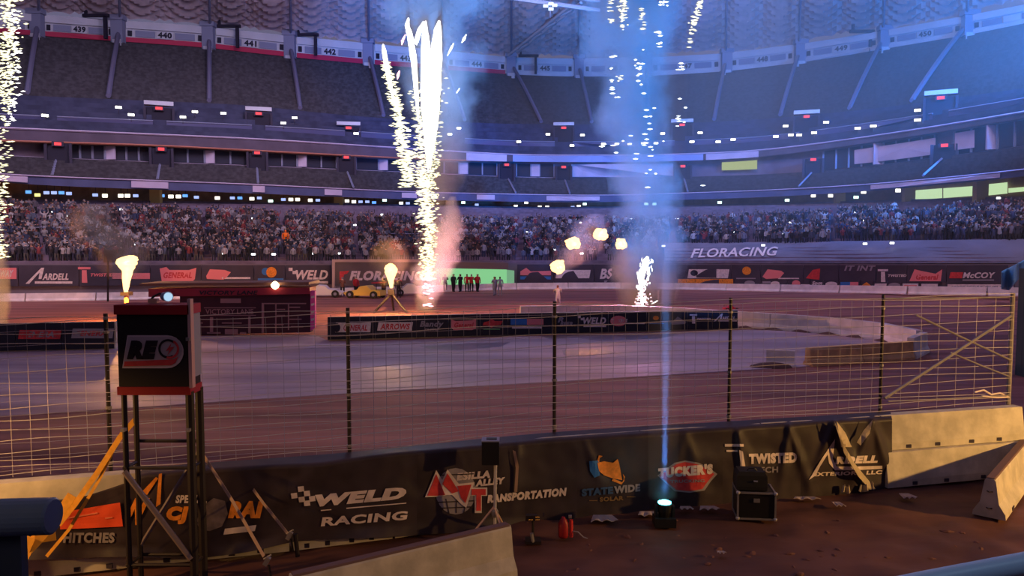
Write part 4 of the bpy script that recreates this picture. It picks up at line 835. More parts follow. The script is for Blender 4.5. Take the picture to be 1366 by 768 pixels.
strap([(315, 622, 13.9), (352, 672, 13.4), (384, 712, 13.0)], .05, m_web, 'tie_down_strap', 'tan tie down strap hooked on the dark ground stake', (386, 714, 12.95))
tag(MB().tube([at(394, 712, 12.9), at(397, 742, 12.9)], .04, 8).build('ground_stake', m_dmetal), 'dark stake standing in the dirt below the WELD banner', 'stake')
strap([(180, 560, 12.6), (160, 583, 12.5), (130, 630, 12.4), (100, 672, 12.3), (78, 700, 12.2)], .09, m_strap, 'ratchet_strap', 'yellow strap running down from the tower leg, upper left one')
strap([(163, 575, 12.55), (132, 640, 12.4), (92, 706, 12.2), (62, 742, 12.1)], .05, m_strap, 'ratchet_strap', 'thin yellow strap below the broad one')
strap([(96, 660, 12.2), (74, 692, 12.1)], .15, m_strap, 'ratchet_strap', 'broad yellow strap end over the dark banner')
strap([(74, 712, 11.9), (52, 716, 11.8), (34, 734, 11.7), (22, 756, 11.6), (8, 775, 11.5)], .2, m_strap, 'ratchet_strap', 'loose yellow strap sagging beside the blue rail')
strap([(40, 716, 11.7), (32, 735, 11.7), (16, 752, 11.6)], .17, m_strap, 'ratchet_strap', 'twisted yellow strap loop next to the blue rail')

# near banners
btop = curve([(0, 668), (70, 667), (110, 663), (165, 645), (190, 634), (240, 630), (330, 624), (430, 620), (470, 613), (520, 606), (640, 597), (690, 592), (780, 585), (870, 580), (960, 573), (1068, 567), (1100, 563), (1140, 562), (1190, 559)], 10)
bbot = curve([(0, 748), (165, 742), (260, 745), (330, 737), (400, 720), (500, 717), (560, 713), (640, 709), (700, 702), (780, 694), (870, 685), (965, 680), (1040, 669), (1068, 667), (1190, 656)], 16)
TIES = [(692, 590, -6, .05, 7), (985, 576, 12, .13, 7), (985, 576, 45, .06, 9), (1053, 569, -14, .10, 7), (1053, 569, 34, .10, 7), (1113, 563, -36, .12, 8), (1113, 563, 40, .20, 9), (1165, 560, -34, .14, 9), (1165, 560, 30, .12, 8), (780, 586, 40, .05, 9), (915, 577, -30, .05, 10), (915, 577, 30, .05, 10), (430, 620, -110, .07, 26), (610, 600, 30, .03, 12)]
from mathutils import noise as NZ
def bdisp(px, py):
    d = .035 * NZ.noise((px * .016, py * .03, 1.0)) + .02 * NZ.noise((px * .05, py * .05, 4)) + .02 * math.sin(px * .045 + py * .02)
    for tx, ty, sl, A, w_ in TIES:
        v = (py - ty) / 100.0
        if -0.02 <= v < 1.3:
            c = tx + sl * v; d -= A * math.exp(-((px - c) / (w_ * (.5 + v * .8))) ** 2) * max(0, 1 - v * .75) * min(1, .3 + v * 3) 
    low_ = (py - bbot(px) + 14) / 14
    if low_ > 0 and px < 700: d -= .10 * low_ * math.sin(px * .02 + 1) ** 2
    return d
def bf(d=0.0):
    def g(px, py):
        Y = Yl(px) - .40 + bdisp(px, py) - d
        return at(px, py, Y)
    return g
def near_banner(a, b, lab, m=None):
    g = bf(0)
    def fn(u, v):
        px = a + (b - a) * u; w_ = (v * 33 - 3) / 30
        if w_ >= 0: return g(px, btop(px) + (bbot(px) - btop(px)) * w_)
        k = -w_ * 10 * (0 if px < 185 else 1); p = g(px, btop(px)); q = wl(px, WT + .02); q.y += .14; return p.lerp(q, k)
    o = MB().grid(fn, max(10, int((b - a) / 2.5)), 33).build('sponsor_banner', m or m_black, smooth=True, recalc=True); tag(o, lab, 'banner'); return o
def put(o, name, m, fn):
    mb = MB(); fn(mb); return mb.build(name, m, o, recalc=False)
G_ = bf(.018)
b0 = near_banner(-60, 170, 'black banner with red panel and the letters HITCHES in the lower left corner')
put(b0, 'red_panel', mat('orange_red_print', lin((255, 92, 56)), .6, .12, 4), lambda mb: shape(mb, G_, [(82, 683), (160, 670), (164, 702), (80, 706)], 4))
put(b0, 'panel_streak', mat('pale_red_print', lin((255, 140, 110)), .6), lambda mb: (shape(mb, bf(.026), [(90, 690), (130, 683), (130, 685), (90, 692)], 6), shape(mb, bf(.026), [(140, 690), (150, 689), (150, 691), (140, 692)], 6)))
put(b0, 'lettering', m_printg, lambda mb: letters(mb, 'HITCHES', G_, (84, 710, 153, 724), .05, .1, 16))
b1 = near_banner(170, 384, 'black banner with large orange letters CJ RAI and a helmet picture')
def f(mb): letters(mb, 'CJ', G_, (222, 675, 252, 699), .08, .2, 10)
put(b1, 'orange_lettering', m_printo, f)
put(b1, 'orange_lettering', m_printo, lambda mb: letters(mb, 'RAI', G_, (304, 668, 352, 691), .09, .25, 14))
put(b1, 'orange_initial', m_printo, lambda mb: letters(mb, 'W', G_, (166, 664, 200, 700), .05, .35, 8))
put(b1, 'orange_bar', m_printo, lambda mb: shape(mb, G_, [(212, 632), (216, 631), (214, 672), (208, 676)], 5)); put(b1, 'orange_bar', m_printo, lambda mb: shape(mb, G_, [(190, 655), (208, 636), (211, 638), (196, 660)], 5))
def f(mb): letters(mb, 'SPECIAL', G_, (234, 660, 276, 671), .05, .2, 10); pass
put(b1, 'pale_lettering', m_print, f); put(b1, 'pale_strip', m_print, lambda mb: shape(mb, G_, [(300, 705), (342, 700), (340, 708), (298, 713)], 5))
put(b1, 'helmet_picture', mat('grey_photo_print', lin((120, 104, 106)), .6, .3, 5), lambda mb: shape(mb, G_, [(262, 695), (270, 675), (285, 664), (300, 668), (304, 685), (296, 702), (280, 708), (266, 706)], 5))
b2 = near_banner(384, 556, 'black banner reading WELD RACING with checkered flag emblem')
def f(mb):
    letters(mb, 'WELD', G_, (420, 660, 542, 676), .07, .2, 30, 11); letters(mb, 'RACING', G_, (428, 690, 544, 702), .04, .1, 26, 9)
    pass
put(b2, 'lettering', m_print, f)
for q in (0,):
    for (x, y) in ((397, 649), (405, 655), (388, 658), (398, 663), (405, 668), (412, 662)): put(b2, 'flag_square', m_print, lambda mb: shape(mb, G_, [(x, y), (x + 8, y - 1), (x + 9, y + 6), (x + 1, y + 7)], 4))
    for x, y, w_ in ((428, 680, 14), (462, 677, 80)): put(b2, 'underline', m_print, lambda mb: shape(mb, G_, [(x, y), (x + w_, y - w_ * .085), (x + w_, y + 1.2 - w_ * .085), (x, y + 1.4)], 5))
b3 = near_banner(556, 770, 'black banner reading MESILLA VALLEY TRANSPORTATION with red mountains over a globe')
def ov(mb, x, y, rx, ry, d=.018, **k): shape(mb, bf(d), oval(x, y, rx, ry, **k), 5)
put(b3, 'globe', m_printg, lambda mb: ov(mb, 608, 655, 27, 31, .012))
def f(mb):
    for dy in (-22, -8, 14, 22): shape(mb, bf(.02), [(608 - 24, 655 + dy), (608 + 24, 653 + dy), (608 + 24, 654.5 + dy), (608 - 24, 656.5 + dy)], 5)
    for dx in (-14, 0, 14): shape(mb, bf(.02), [(608 + dx, 665), (609.5 + dx, 665), (609.5 + dx * .7, 684), (608 + dx * .7, 684)], 5)
put(b3, 'globe_grid', m_black, f)
put(b3, 'mountain_outline', m_print, lambda mb: (shape(mb, bf(.028), [(567, 663), (582, 627), (590, 640), (597, 626), (612, 645), (633, 643), (622, 677), (616, 673), (603, 660), (596, 660), (588, 662)], 4), letters(mb, 'T', bf(.028), (626, 650, 650, 684), .1, 0, 6)))
def f(mb):
    shape(mb, bf(.038), [(570, 661), (582, 632), (594, 660), (582, 661)], 4); shape(mb, bf(.038), [(590, 645), (597, 631), (612, 655), (603, 658)], 4); shape(mb, bf(.038), [(610, 648), (629, 646), (621, 671), (615, 664)], 4); letters(mb, 'T', bf(.038), (629, 652, 648, 681), .07, 0, 6)
put(b3, 'mountain_emblem', m_printr, f)
def f(mb): letters(mb, 'ESILLA', G_, (609, 631, 654, 641), .07, .15, 12, 4); letters(mb, 'ALLEY', G_, (634, 640, 674, 649), .07, .15, 12, 4); letters(mb, 'RANSPORTATION', G_, (650, 660, 756, 671), .07, .15, 30, 10)
put(b3, 'lettering', m_print, f)
put(b3, 'tie_strip', mat('pale_tie_strip', lin((150, 120, 110)), .7), lambda mb: shape(mb, bf(.05), [(684, 600), (688, 602), (692, 622), (690, 656), (686, 656), (688, 624)], 4))
b4 = near_banner(770, 866, 'black banner reading STATEWIDE SOLAR with orange and blue map emblem')
put(b4, 'blue_map', m_printb, lambda mb: shape(mb, G_, [(786, 615), (799, 614), (800, 634), (793, 637), (787, 628)], 4))
def f(mb): shape(mb, bf(.024), [(797, 617), (806, 615), (818, 617), (824, 612), (826, 618), (830, 640), (818, 638), (806, 634), (799, 628)], 4); shape(mb, bf(.02), [(804, 608), (799, 607), (797, 613), (799, 617), (800, 611)], 4); shape(mb, bf(.02), [(818, 638), (830, 643), (834, 636), (831, 632), (833, 641), (829, 646), (816, 641)], 4)
put(b4, 'orange_map', m_printo, f)
put(b4, 'blue_lettering', mat('dark_blue_print', lin((56, 84, 130)), .6), lambda mb: letters(mb, 'STATE', G_, (776, 652, 818, 662), .06, 0, 12, 3.5))
put(b4, 'pale_lettering', m_printg, lambda mb: letters(mb, 'WIDE', G_, (819, 648.5, 854, 658.5), .06, 0, 10, 3.5))
put(b4, 'solar_lettering', mat('dull_gold_print', lin((130, 100, 70)), .6), lambda mb: (letters(mb, 'SOLAR', G_, (800, 663, 832, 669), .05, 0, 6, 2), shape(mb, G_, rect(786, 667, 797, 668), 4), shape(mb, G_, rect(836, 662, 848, 663), 4)))
b5 = near_banner(866, 964, "black banner with red badge reading TUCKER'S")
put(b5, 'badge_outline', m_printg, lambda mb: shape(mb, bf(.014), [(877, 634), (890, 624), (900, 617), (914, 614), (932, 617), (945, 623), (957, 632), (948, 642), (940, 654), (920, 657), (900, 655), (889, 645)], 5))
put(b5, 'red_badge', m_printr, lambda mb: shape(mb, bf(.022), [(880, 634), (892, 626), (902, 619), (914, 616), (930, 619), (943, 625), (953, 632), (945, 641), (937, 652), (920, 655), (902, 653), (891, 644)], 5))
put(b5, 'lettering', m_print, lambda mb: (letters(mb, "TUCKER'S", bf(.034), (878, 624, 951, 638), .08, 0, 20, 6)))
put(b5, 'small_lettering', m_printg, lambda mb: (letters(mb, 'TRUCKING', bf(.034), (894, 640, 940, 644), .03, 0, 10, 1)))
b6 = near_banner(964, 1068, 'black wrinkled banner reading TWISTED TECH behind the black cases')
put(b6, 'lettering', m_print, lambda mb: (letters(mb, 'TWISTED', G_, (999, 605, 1063, 619), .07, 0, 24, 2)))
for q in (rect(967, 592, 992, 595.5), rect(969, 600, 984, 602.5), [(986, 600), (991, 602), (996, 632), (986, 634), (988, 618)]): put(b6, 'emblem_bar', m_print, lambda mb: shape(mb, G_, q, 4))
put(b6, 'dull_lettering', m_printg, lambda mb: letters(mb, 'TECH', G_, (1006, 623, 1038, 631), .03, 0, 12, 1))
b7 = near_banner(1068, 1190, 'black crumpled banner with the large white A sign, lit yellow')
def f(mb):
    shape(mb, G_, [(1079, 640), (1096, 612), (1114, 585), (1111, 612), (1116, 622), (1140, 622), (1177, 621), (1177, 625), (1140, 627), (1114, 627), (1106, 618), (1104, 606), (1094, 622), (1088, 634)], 3)
    letters(mb, 'RDELL', G_, (1114, 609, 1171, 619), .07, .2, 20, 2); letters(mb, 'EXTERIORS, LLC', G_, (1084, 630, 1177, 636), .04, .1, 24, 3)
put(b7, 'lettering', m_print, f)
for pts, lab in (([(1116, 562), (1128, 578), (1136, 596), (1122, 596)], 'short torn flap at top of the white A banner'), ([(1113, 562), (1124, 590), (1140, 618), (1158, 640), (1168, 652), (1160, 653), (1144, 634), (1126, 604)], 'long twisted flap hanging down across the white A banner'), ([(1164, 560), (1160, 578), (1148, 594), (1143, 590), (1152, 574)], 'small folded flap near right end of the white A banner')):
    mb = MB(); shape(mb, bf(.16), pts, 6); tag(mb.build('banner_flap', mat('vinyl_back', lin((196, 176, 150)), .6, .1, 4), thick=.012), lab, 'banner flap')
for i, (x, y, w_) in enumerate(((1128, 652, 9), (1152, 651, 12), (1162, 648, 9))):
    c = at(x, y, Yl(x) - .55); tag(MB().grid(lambda u, v: c + Vector(((u - .5) * w_ * .018 * (1.2 - .4 * v), -.05 * math.sin(u * 9 + i), (v - .5) * .16 + .03 * math.sin(u * 7 + i * 2))), 12, 5).build('crumpled_sheet', MATS['vinyl_back'], thick=.01), ['left crumpled pale sheet at the foot of the white A banner', 'middle crumpled pale sheet at the foot of the white A banner', 'right crumpled pale sheet against the yellow lit barrier'][i], 'scrap sheet')

# ------------------------------------------------------------------ loose barriers in the pit lane
def loose(a, b, lab, m=m_conc):
    e = empty('concrete_barrier', (a + b) / 2, lab, 'barrier'); h = .81
    pr = [(-.3, 0), (.3, 0), (.29, .10), (.17, .30), (.1, h - .04), (.07, h), (-.07, h), (-.1, h - .04), (-.17, .30), (-.29, .10)]
    MB().prism(pr, a, b).build('concrete_body', m, e); t = (b - a).normalized(); sd = Vector((t.y, -t.x, 0))
    top = MB().prism([(-.085, h - .012), (.085, h - .012), (.07, h + .02), (-.07, h + .02)], a + t * .02, b - t * .02).build('dirt_on_top', MATS['dark_clay'], e)
    for end, s_ in ((a, -1), (b, 1)):
        for z in (.2, .55): MB().tube([end + t * s_ * .0 + Vector((0, 0, z)) + sd * .05, end + t * s_ * .07 + Vector((0, 0, z)), end + Vector((0, 0, z)) - sd * .05], .012, 5).build('pin_loop', m_dmetal, e)
    for q in (.2, .8):
        for s_ in (-1, 1): MB().box(a.lerp(b, q) + sd * s_ * .285 + Vector((0, 0, .05)), (.2, .05, .07), math.atan2(t.y, t.x)).build('lifting_slot', m_fdark, e)
    return e
g0 = gr(678, 766); loose(Vector((g0.x, g0.y + .2, 0)), Vector((-3.25, 11.05, 0)), 'tilted looking concrete barrier at the bottom, running towards the camera')
g1 = gr(1319, 690); g2 = gr(1392, 640); loose(Vector((g1.x, g1.y, 0)), Vector((g2.x - .1, g2.y + .6, 0)), 'concrete barrier set askew at right, its blue lit end facing the camera', m_conc)
# ------------------------------------------------------------------ flame tower
TY = 12.2; tx0, tx1 = at(157, 460, TY).x, at(252, 460, TY).x; zt, zb = at(200, 407, TY).z, at(200, 525, TY).z
tw = empty('flame_tower', (at(205, 500, TY).x, TY + .4, 0), 'black and red box on a steel scaffold tower with a REO sign', 'tower')
cxm = (tx0 + tx1) / 2; W_ = tx1 - tx0; D_ = .42
MB().box((cxm, TY + D_ / 2, (zt + zb) / 2), (W_, D_, zt - zb)).build('box', mat('black_banner_cloth', lin((34, 26, 30)), .7), tw)
sg = MB().box((cxm, TY + D_ / 2 - .01, zt - .07), (W_ + .05, D_ + .06, .15)).build('top_band', mat('red_band', lin((150, 26, 38)), .6), tw)
MB().box((cxm, TY + D_ / 2 - .01, zb + .05), (W_ + .03, D_ + .05, .13)).build('bottom_band', MATS['red_band'], tw)
MB().box((tx1 + .03, TY + .02, (zt + zb) / 2 + .1), (.05, .12, zt - zb)).build('corner_post', mat('pale_pink_post', lin((190, 150, 155)), .6), tw)
MB().box((tx1 + .012, TY + .22, (zt + zb) / 2 + .05), (.03, .36, zt - zb - .4)).build('side_panel', m_fgrey, tw)
tf = lambda d: (lambda px, py: Vector((at(px, py, TY - d).x, TY - d, at(px, py, TY - d).z)))
def pill(x0, y0, x1, y1, sl):
    r = (y1 - y0) / 2; return [(x0 + sl, y0)] + [(x1 - r + r * math.cos(a), (y0 + y1) / 2 + r * math.sin(a)) for a in np.linspace(-PI / 2, PI / 2, 12)] + [(x0, y1)]
pl = MB(); shape(pl, tf(.012), pill(163, 447, 245, 491, 7)); pl = pl.build('sign_plate', mat('sign_rim', lin((205, 180, 185)), .6), tw, recalc=False)
mb = MB(); shape(mb, tf(.018), pill(165, 449, 243, 482, 6)); mb.build('plate_face', mat('sign_face', lin((178, 158, 166)), .6), pl, recalc=False)
mb = MB(); shape(mb, tf(.02), [(166, 482), (232, 479), (238, 475), (234, 484), (228, 487), (165, 488.5)]); mb.build('red_underline', m_printr, pl, recalc=False)
mb = MB(); letters(mb, 'RE', tf(.026), (169, 454, 211, 479), .09, .25); mb.build('lettering', mat('sign_ink', lin((30, 20, 30)), .7), pl, recalc=False)
mb = MB()
def ringp(mb, cx, cy_, r0, r1, a0, a1, d):
    f_ = tf(d); n = 18; vs = []; 
    for k in range(n + 1):
        a = a0 + (a1 - a0) * k / n; vs += [f_(cx + r0 * math.cos(a), cy_ + r0 * math.sin(a)), f_(cx + r1 * math.cos(a), cy_ + r1 * math.sin(a))]
    mb.add(vs, [(2 * k, 2 * k + 1, 2 * k + 3, 2 * k + 2) for k in range(n)])
ringp(mb, 224, 465, 10, 13, PI * .3, PI * 1.75, .026); mb.build('letter_o_dark', MATS['sign_ink'], pl, recalc=False)
mb = MB(); ringp(mb, 226, 465.5, 10, 13, -PI * .35, PI * .6, .028); shape(mb, tf(.028), [(221, 468), (229, 457), (227, 463), (233, 462), (223, 474), (226, 467)]); mb.build('letter_o_bolt', m_printr, pl, recalc=False)
for sx, sy, lab in ((tx0 + .05, TY + .05, 0), (tx1 - .03, TY + .05, 1), (tx0 + .05, TY + D_, 2), (tx1 - .03, TY + D_, 3)):
    MB().tube([(sx, sy, zb + .03), (sx, sy, 0)], .045 if lab % 2 == 0 else .07, 8).build('leg', m_dmetal, tw); MB().box((sx, sy, .02), (.22, .22, .04)).build('foot_plate', m_dmetal, tw)
zz = lambda py: at(200, py, TY).z
for z, y0 in ((zz(598) - .0, TY + D_), (zz(625), TY), (zz(755), TY), (zz(755), TY + D_)): MB().tube([(tx0, y0 + .05, z), (tx1, y0 + .05, z)], .03, 6).build('cross_bar', m_dmetal, tw)
for x in (tx0 + .05, tx1 - .03):
    for z in (zz(625), zz(755)): MB().tube([(x, TY, z), (x, TY + D_, z)], .028, 6).build('side_bar', m_dmetal, tw)
MB().tube([(tx0 + .05, TY - .02, zz(628)), (tx1 - .05, TY - .02, zz(745))], .045, 6).build('diagonal_brace', mat('grey_tube', lin((120, 104, 110)), .5), tw)
MB().tube([(tx1 - .05, TY + D_, zz(610)), (tx0 + .05, TY + D_, zz(742))], .035, 6).build('diagonal_brace', MATS['grey_tube'], tw)
for x, y in ((165, 573), (252, 573), (252, 452)): c = at(x, y, TY - .02); MB().box(c, (.06, .1, .05)).build('clamp', m_metal, tw)
# on top
lm = empty('tower_lamp', (at(205, 404, TY).x, TY + .35, zt + .01), 'small round lamp with cable on top of the tower box', 'lamp')
lx = at(212, 400, TY).x; MB().tube([(lx - .05, TY + .3, zt + .12), (lx + .06, TY + .2, zt + .12)], [.07, .085], 12).build('head', m_fgrey, lm); MB().tube([(lx + .055, TY + .2, zt + .12), (lx + .07, TY + .185, zt + .12)], .07, 12).build('lens', glow('lens_blue_white', (.5, .75, 1), .9), lm)
MB().tube([(lx - .28, TY + .25, zt + .02), (lx - .2, TY + .25, zt + .12), (lx - .1, TY + .25, zt + .17), (lx, TY + .28, zt + .1)], .018, 6).build('cable', m_blk, lm); MB().box((lx - .2, TY + .25, zt + .05), (.14, .1, .07)).build('bracket', mat('warm_metal', lin((200, 150, 130)), .5), lm)

# ------------------------------------------------------------------ equipment at the foot of the banners
ts = empty('speaker_on_stand', gr(660, 712), 'black box speaker on a white pole with tripod in front of the mountain emblem banner', 'loudspeaker')
Y_ = 14.6; c = at(654.5, 602, Y_); MB().box(c, (.33, .3, .45)).build('cabinet', m_blk, ts); MB().box(c + Vector((0, 0, .235)), (.34, .31, .02)).build('top_plate', m_fgrey, ts); MB().box(c + Vector((.02, 0, .25)), (.2, .1, .03)).build('top_handle', m_blk, ts)
p0, p1 = at(661, 616, Y_), at(660, 705, Y_); MB().tube([p0, p1], .03, 8).build('pole', mat('white_pole', lin((190, 180, 186)), .5), ts)
for d in ((-.42, -.1), (.16, .35), (.2, -.3)): MB().tube([at(659, 676, Y_), Vector((p1.x + d[0], Y_ + d[1], max(.0, p1.z - .05)))], .022, 6).build('leg', mat('pale_leg', lin((210, 170, 150)), .5), ts)
MB().lathe(at(660, 684, Y_), [(.05, -.08), (.07, -.03), (.07, .04), (.05, .08)], 8).build('collar', m_metal, ts)
gz = 0.0
st = empty('valve_stand', gr(710, 722), 'short stand with two brass fittings at the right end of the near barrier', 'stand')
g = gr(711, 722); MB().tube([(g.x, g.y, 0), (g.x, g.y, .42)], .03, 6).build('post', m_dmetal, st); MB().box((g.x, g.y, .02), (.3, .25, .05)).build('foot', m_dmetal, st); MB().box((g.x - .03, g.y, .47), (.22, .12, .1)).build('head', m_dmetal, st)
for dx, dz in ((.08, .45), (.08, .5), (-.05, .45)): MB().tube([(g.x + dx - .04, g.y - .08, dz), (g.x + dx + .04, g.y - .08, dz)], .012, 6).build('brass_fitting', mat('brass', lin((250, 190, 90)), .25, metal=.8), st)
MB().tube([(g.x, g.y - .1, .03), (g.x - .03, g.y - .1, .2)], .035, 6).build('chrome_cap', m_metal, st)
rx = empty('red_flame_canister', gr(757, 716), 'red gas canister with hose standing before the STATEWIDE banner', 'gas canister')
g = gr(757, 716); MB().lathe((g.x - .08, g.y, 0), [(.09, 0), (.1, .04), (.1, .28), (.05, .36), (.03, .4)], 12).build('body', mat('dark_red_paint', lin((150, 34, 40)), .4), rx, smooth=True); MB().tube([(g.x + .07, g.y, 0), (g.x + .07, g.y, .34)], .035, 8).build('nozzle', mat('bright_red_paint', lin((220, 60, 60)), .4), rx)
MB().tube([(g.x + .07, g.y, .12), (g.x + .2, g.y - .05, .12), (g.x + .3, g.y - .08, .03), (g.x + .38, g.y - .1, .01)], .012, 5).build('hose', m_printg, rx); MB().box((g.x + .05, g.y, .4), (.06, .06, .05)).build('valve', m_metal, rx)
for i, (px, py, w_, d_, lab) in enumerate([(805, 694, .55, .16, 'white crumpled sheet on dirt below the STATEWIDE banner'), (866, 688, .5, .12, 'grey crumpled sheet left of the cyan spotlight'), (915, 680, .3, .08, 'small pale scrap left of the pale scraps by the badge banner'), (945, 680, .42, .1, 'pale scrap below the red badge banner'), (1075, 667, .6, .08, 'long pale scrap right of the black cases'), (1118, 675, .24, .12, 'small stone coloured scrap on dirt right of the black cases'), (1210, 664, .3, .14, 'pale scrap on dirt before the yellow lit barrier'), (962, 740, .16, .05, 'small white scrap in the open dirt near the bottom')]):
    g = gr(px, py); tag(MB().grid(lambda u, v: g + Vector(((u - .5) * w_ * (1 - .3 * v), (v - .5) * d_ * 2.2, .03 + .05 * abs(math.sin(u * 8 + i)) * (1 - v) + .02 * v)), 12, 4).build('scrap_sheet', mat('scrap_pale', lin((190, 170, 170)), .7), thick=.01), lab, 'scrap')
# moving head light and beam
mh = empty('moving_head_light', gr(886, 702), 'black moving head spotlight with glowing cyan lens pointing up', 'spotlight')
g = gr(886, 700); MB().box((g.x, g.y, .09), (.42, .34, .18)).build('base', m_blk, mh)
for s_ in (-1, 1): MB().box((g.x + s_ * .17, g.y, .28), (.05, .16, .26)).build('yoke_arm', m_blk, mh)
lens_z = .5; hd = MB().tube([(g.x, g.y, .18), (g.x, g.y, .3), (g.x, g.y - .01, .46)], [.1, .14, .15], 14).build('lamp_head', m_blk, mh)
MB().lathe((g.x, g.y - .01, .455), [(.13, 0), (.135, .02), (.08, .045), (.01, .055)], 16).build('lens', glow('cyan_lens', (.12, .85, 1.0), 9), hd, smooth=True)
l = lamp('moving_head_beam_lamp', 'SPOT', (g.x, g.y - .01, .56), (.14, .36, 1.0), 38000, .05, (g.x, g.y - .01 + .9, 30), 2.6, .2)
lamp('moving_head_spill', 'POINT', (g.x, g.y - .2, .62), (.1, .85, 1.0), 2.2, .1, vol=0)
# black cases
ca = empty('flight_case', gr(1012, 697), 'black road case with silver edges before the TWISTED TECH banner', 'case')
g = gr(1010, 695); rz = -.12; R_ = Matrix.Rotation(rz, 3, 'Z'); cw, cd, ch = .74, .6, .55; cc = Vector((g.x + .02, g.y + cd / 2, 0)); bx = lambda x, y, z: cc + R_ @ Vector((x, y, z))
MB().box(bx(0, 0, ch / 2 + .03), (cw, cd, ch), rz).build('case_body', m_blk, ca)
for sx in (-1, 1):
    for sy in (-1, 1): MB().box(bx(sx * cw / 2, sy * cd / 2, ch / 2 + .03), (.035, .035, ch + .02), rz).build('edge_strip', m_metal, ca)
for sz in (.045, ch + .03):
    for sy in (-1, 1): MB().box(bx(0, sy * cd / 2, sz), (cw, .035, .035), rz).build('edge_strip', m_metal, ca)
    for sx in (-1, 1): MB().box(bx(sx * cw / 2, 0, sz), (.035, cd, .035), rz).build('edge_strip', m_metal, ca)
for sx in (-1, 1):
    for sz in (.05, ch + .03): MB().lathe(bx(sx * cw / 2, -cd / 2, sz - .03), [(.03, 0), (.042, .02), (.042, .045), (.02, .06)], 8).build('ball_corner', mat('bright_metal', lin((220, 215, 220)), .3, metal=.6), ca)
MB().box(bx(0, -cd / 2 - .005, ch * .78), (.12, .02, .08), rz).build('latch', m_metal, ca)
ub = empty('equipment_bag', bx(-.05, 0, ch + .06), 'black soft equipment case sitting on the silver edged case', 'case')
cu_ = bx(-.08, .02, ch + .05); MB().add([cu_ + R_ @ Vector((x * sxx, y * sxx, z)) for z, sxx in ((0, 1), (.08, 1.04), (.30, 1.0), (.38, .86)) for x, y in ((-.3, -.22), (.3, -.22), (.3, .22), (-.3, .22))], [(i * 4 + k, i * 4 + (k + 1) % 4, i * 4 + 4 + (k + 1) % 4, i * 4 + 4 + k) for i in range(3) for k in range(4)] + [(0, 1, 2, 3), (12, 13, 14, 15)]).build('bag_body', mat('black_cloth', lin((36, 32, 36)), .8), ub)
MB().tube([cu_ + Vector((-.1, -.1, .38)), cu_ + Vector((-.06, -.1, .43)), cu_ + Vector((.06, -.1, .43)), cu_ + Vector((.1, -.1, .38))], .014, 6).build('handle', m_blk, ub); MB().box(cu_ + Vector((.04, -.245, .2)), (.08, .012, .03), rz).build('badge', m_fgrey, ub)
# clods and stones in the pit lane
def clod(r, s): 
    random.seed(s); vs, fs = [], []; mb = MB(); n = 7
    mb.lathe((0, 0, 0), [(r * random.uniform(.8, 1.1), -.02), (r * random.uniform(.9, 1.1), r * .2), (r * .6, r * .5), (r * .1, r * .6)], n, random.uniform(.8, 1.5), random.uniform(.6, 1)); 
    for v in mb.v: v.x += random.uniform(-.2, .2) * r; v.y += random.uniform(-.2, .2) * r
    return mb
m_clod = mat('clod_clay', lin((112, 74, 66)), .9, .2, 6); protos = [clod(1, s).build('dirt_clod', m_clod) for s in range(4)]
random.seed(11); npc = 0
for k in range(60):
    px, py = random.uniform(695, 1360), random.uniform(690, 775)
    if px > 1285 and py < 705: continue
    g = gr(px, py); r = random.choice((.03, .04, .05, .06, .08)); o = protos[k % 4] if k < 4 else protos[k % 4].copy()
    if k >= 4: C.objects.link(o)
    o.location = (g.x, g.y, dirt(g.x, g.y) - .01); o.scale = (r * 1.2, r, r * .9); o.rotation_euler = (0, 0, random.uniform(0, 6)); tag(o, 'small clod of dirt lying in the churned pit lane', 'dirt clod', 'dirt clods in the pit lane')
# ------------------------------------------------------------------ rails next to the camera
r1 = empty('padded_rail', at(30, 700, 2.6), 'thick dark blue padded rail end at the left bottom corner', 'railing')
q0, q1 = at(-140, 694, 2.9), at(69, 688, 2.9)
MB().tube([q0, q1, q1 + Vector((.008, 0, 0))], [.072, .070, .062], 24).build('padding', m_bluepad, r1, smooth=False)
qa, qb = at(-140, 740, 2.9), at(26, 740, 2.9); MB().box((qa + qb) / 2 + Vector((0, .03, -.02)), ((qb - qa).length, .04, .26)).build('lower_panel', mat('dark_blue_panel', lin((44, 58, 84)), .6), r1)
r2 = empty('hand_rail', at(1300, 765, 2.0), 'blue painted guard rail crossing the right bottom corner', 'railing')
MB().tube([at(1120, 800, 2.3), at(1240, 776, 2.25), at(1380, 750, 2.2), at(1500, 728, 2.15)], .034, 16).build('rail_tube', mat('light_blue_paint', lin((190, 208, 240)), .4), r2, smooth=True)
MB().tube([at(1120, 838, 2.32), at(1500, 770, 2.18)], .045, 12).build('rail_body', mat('navy_paint', lin((50, 66, 96)), .6), r2, smooth=True)

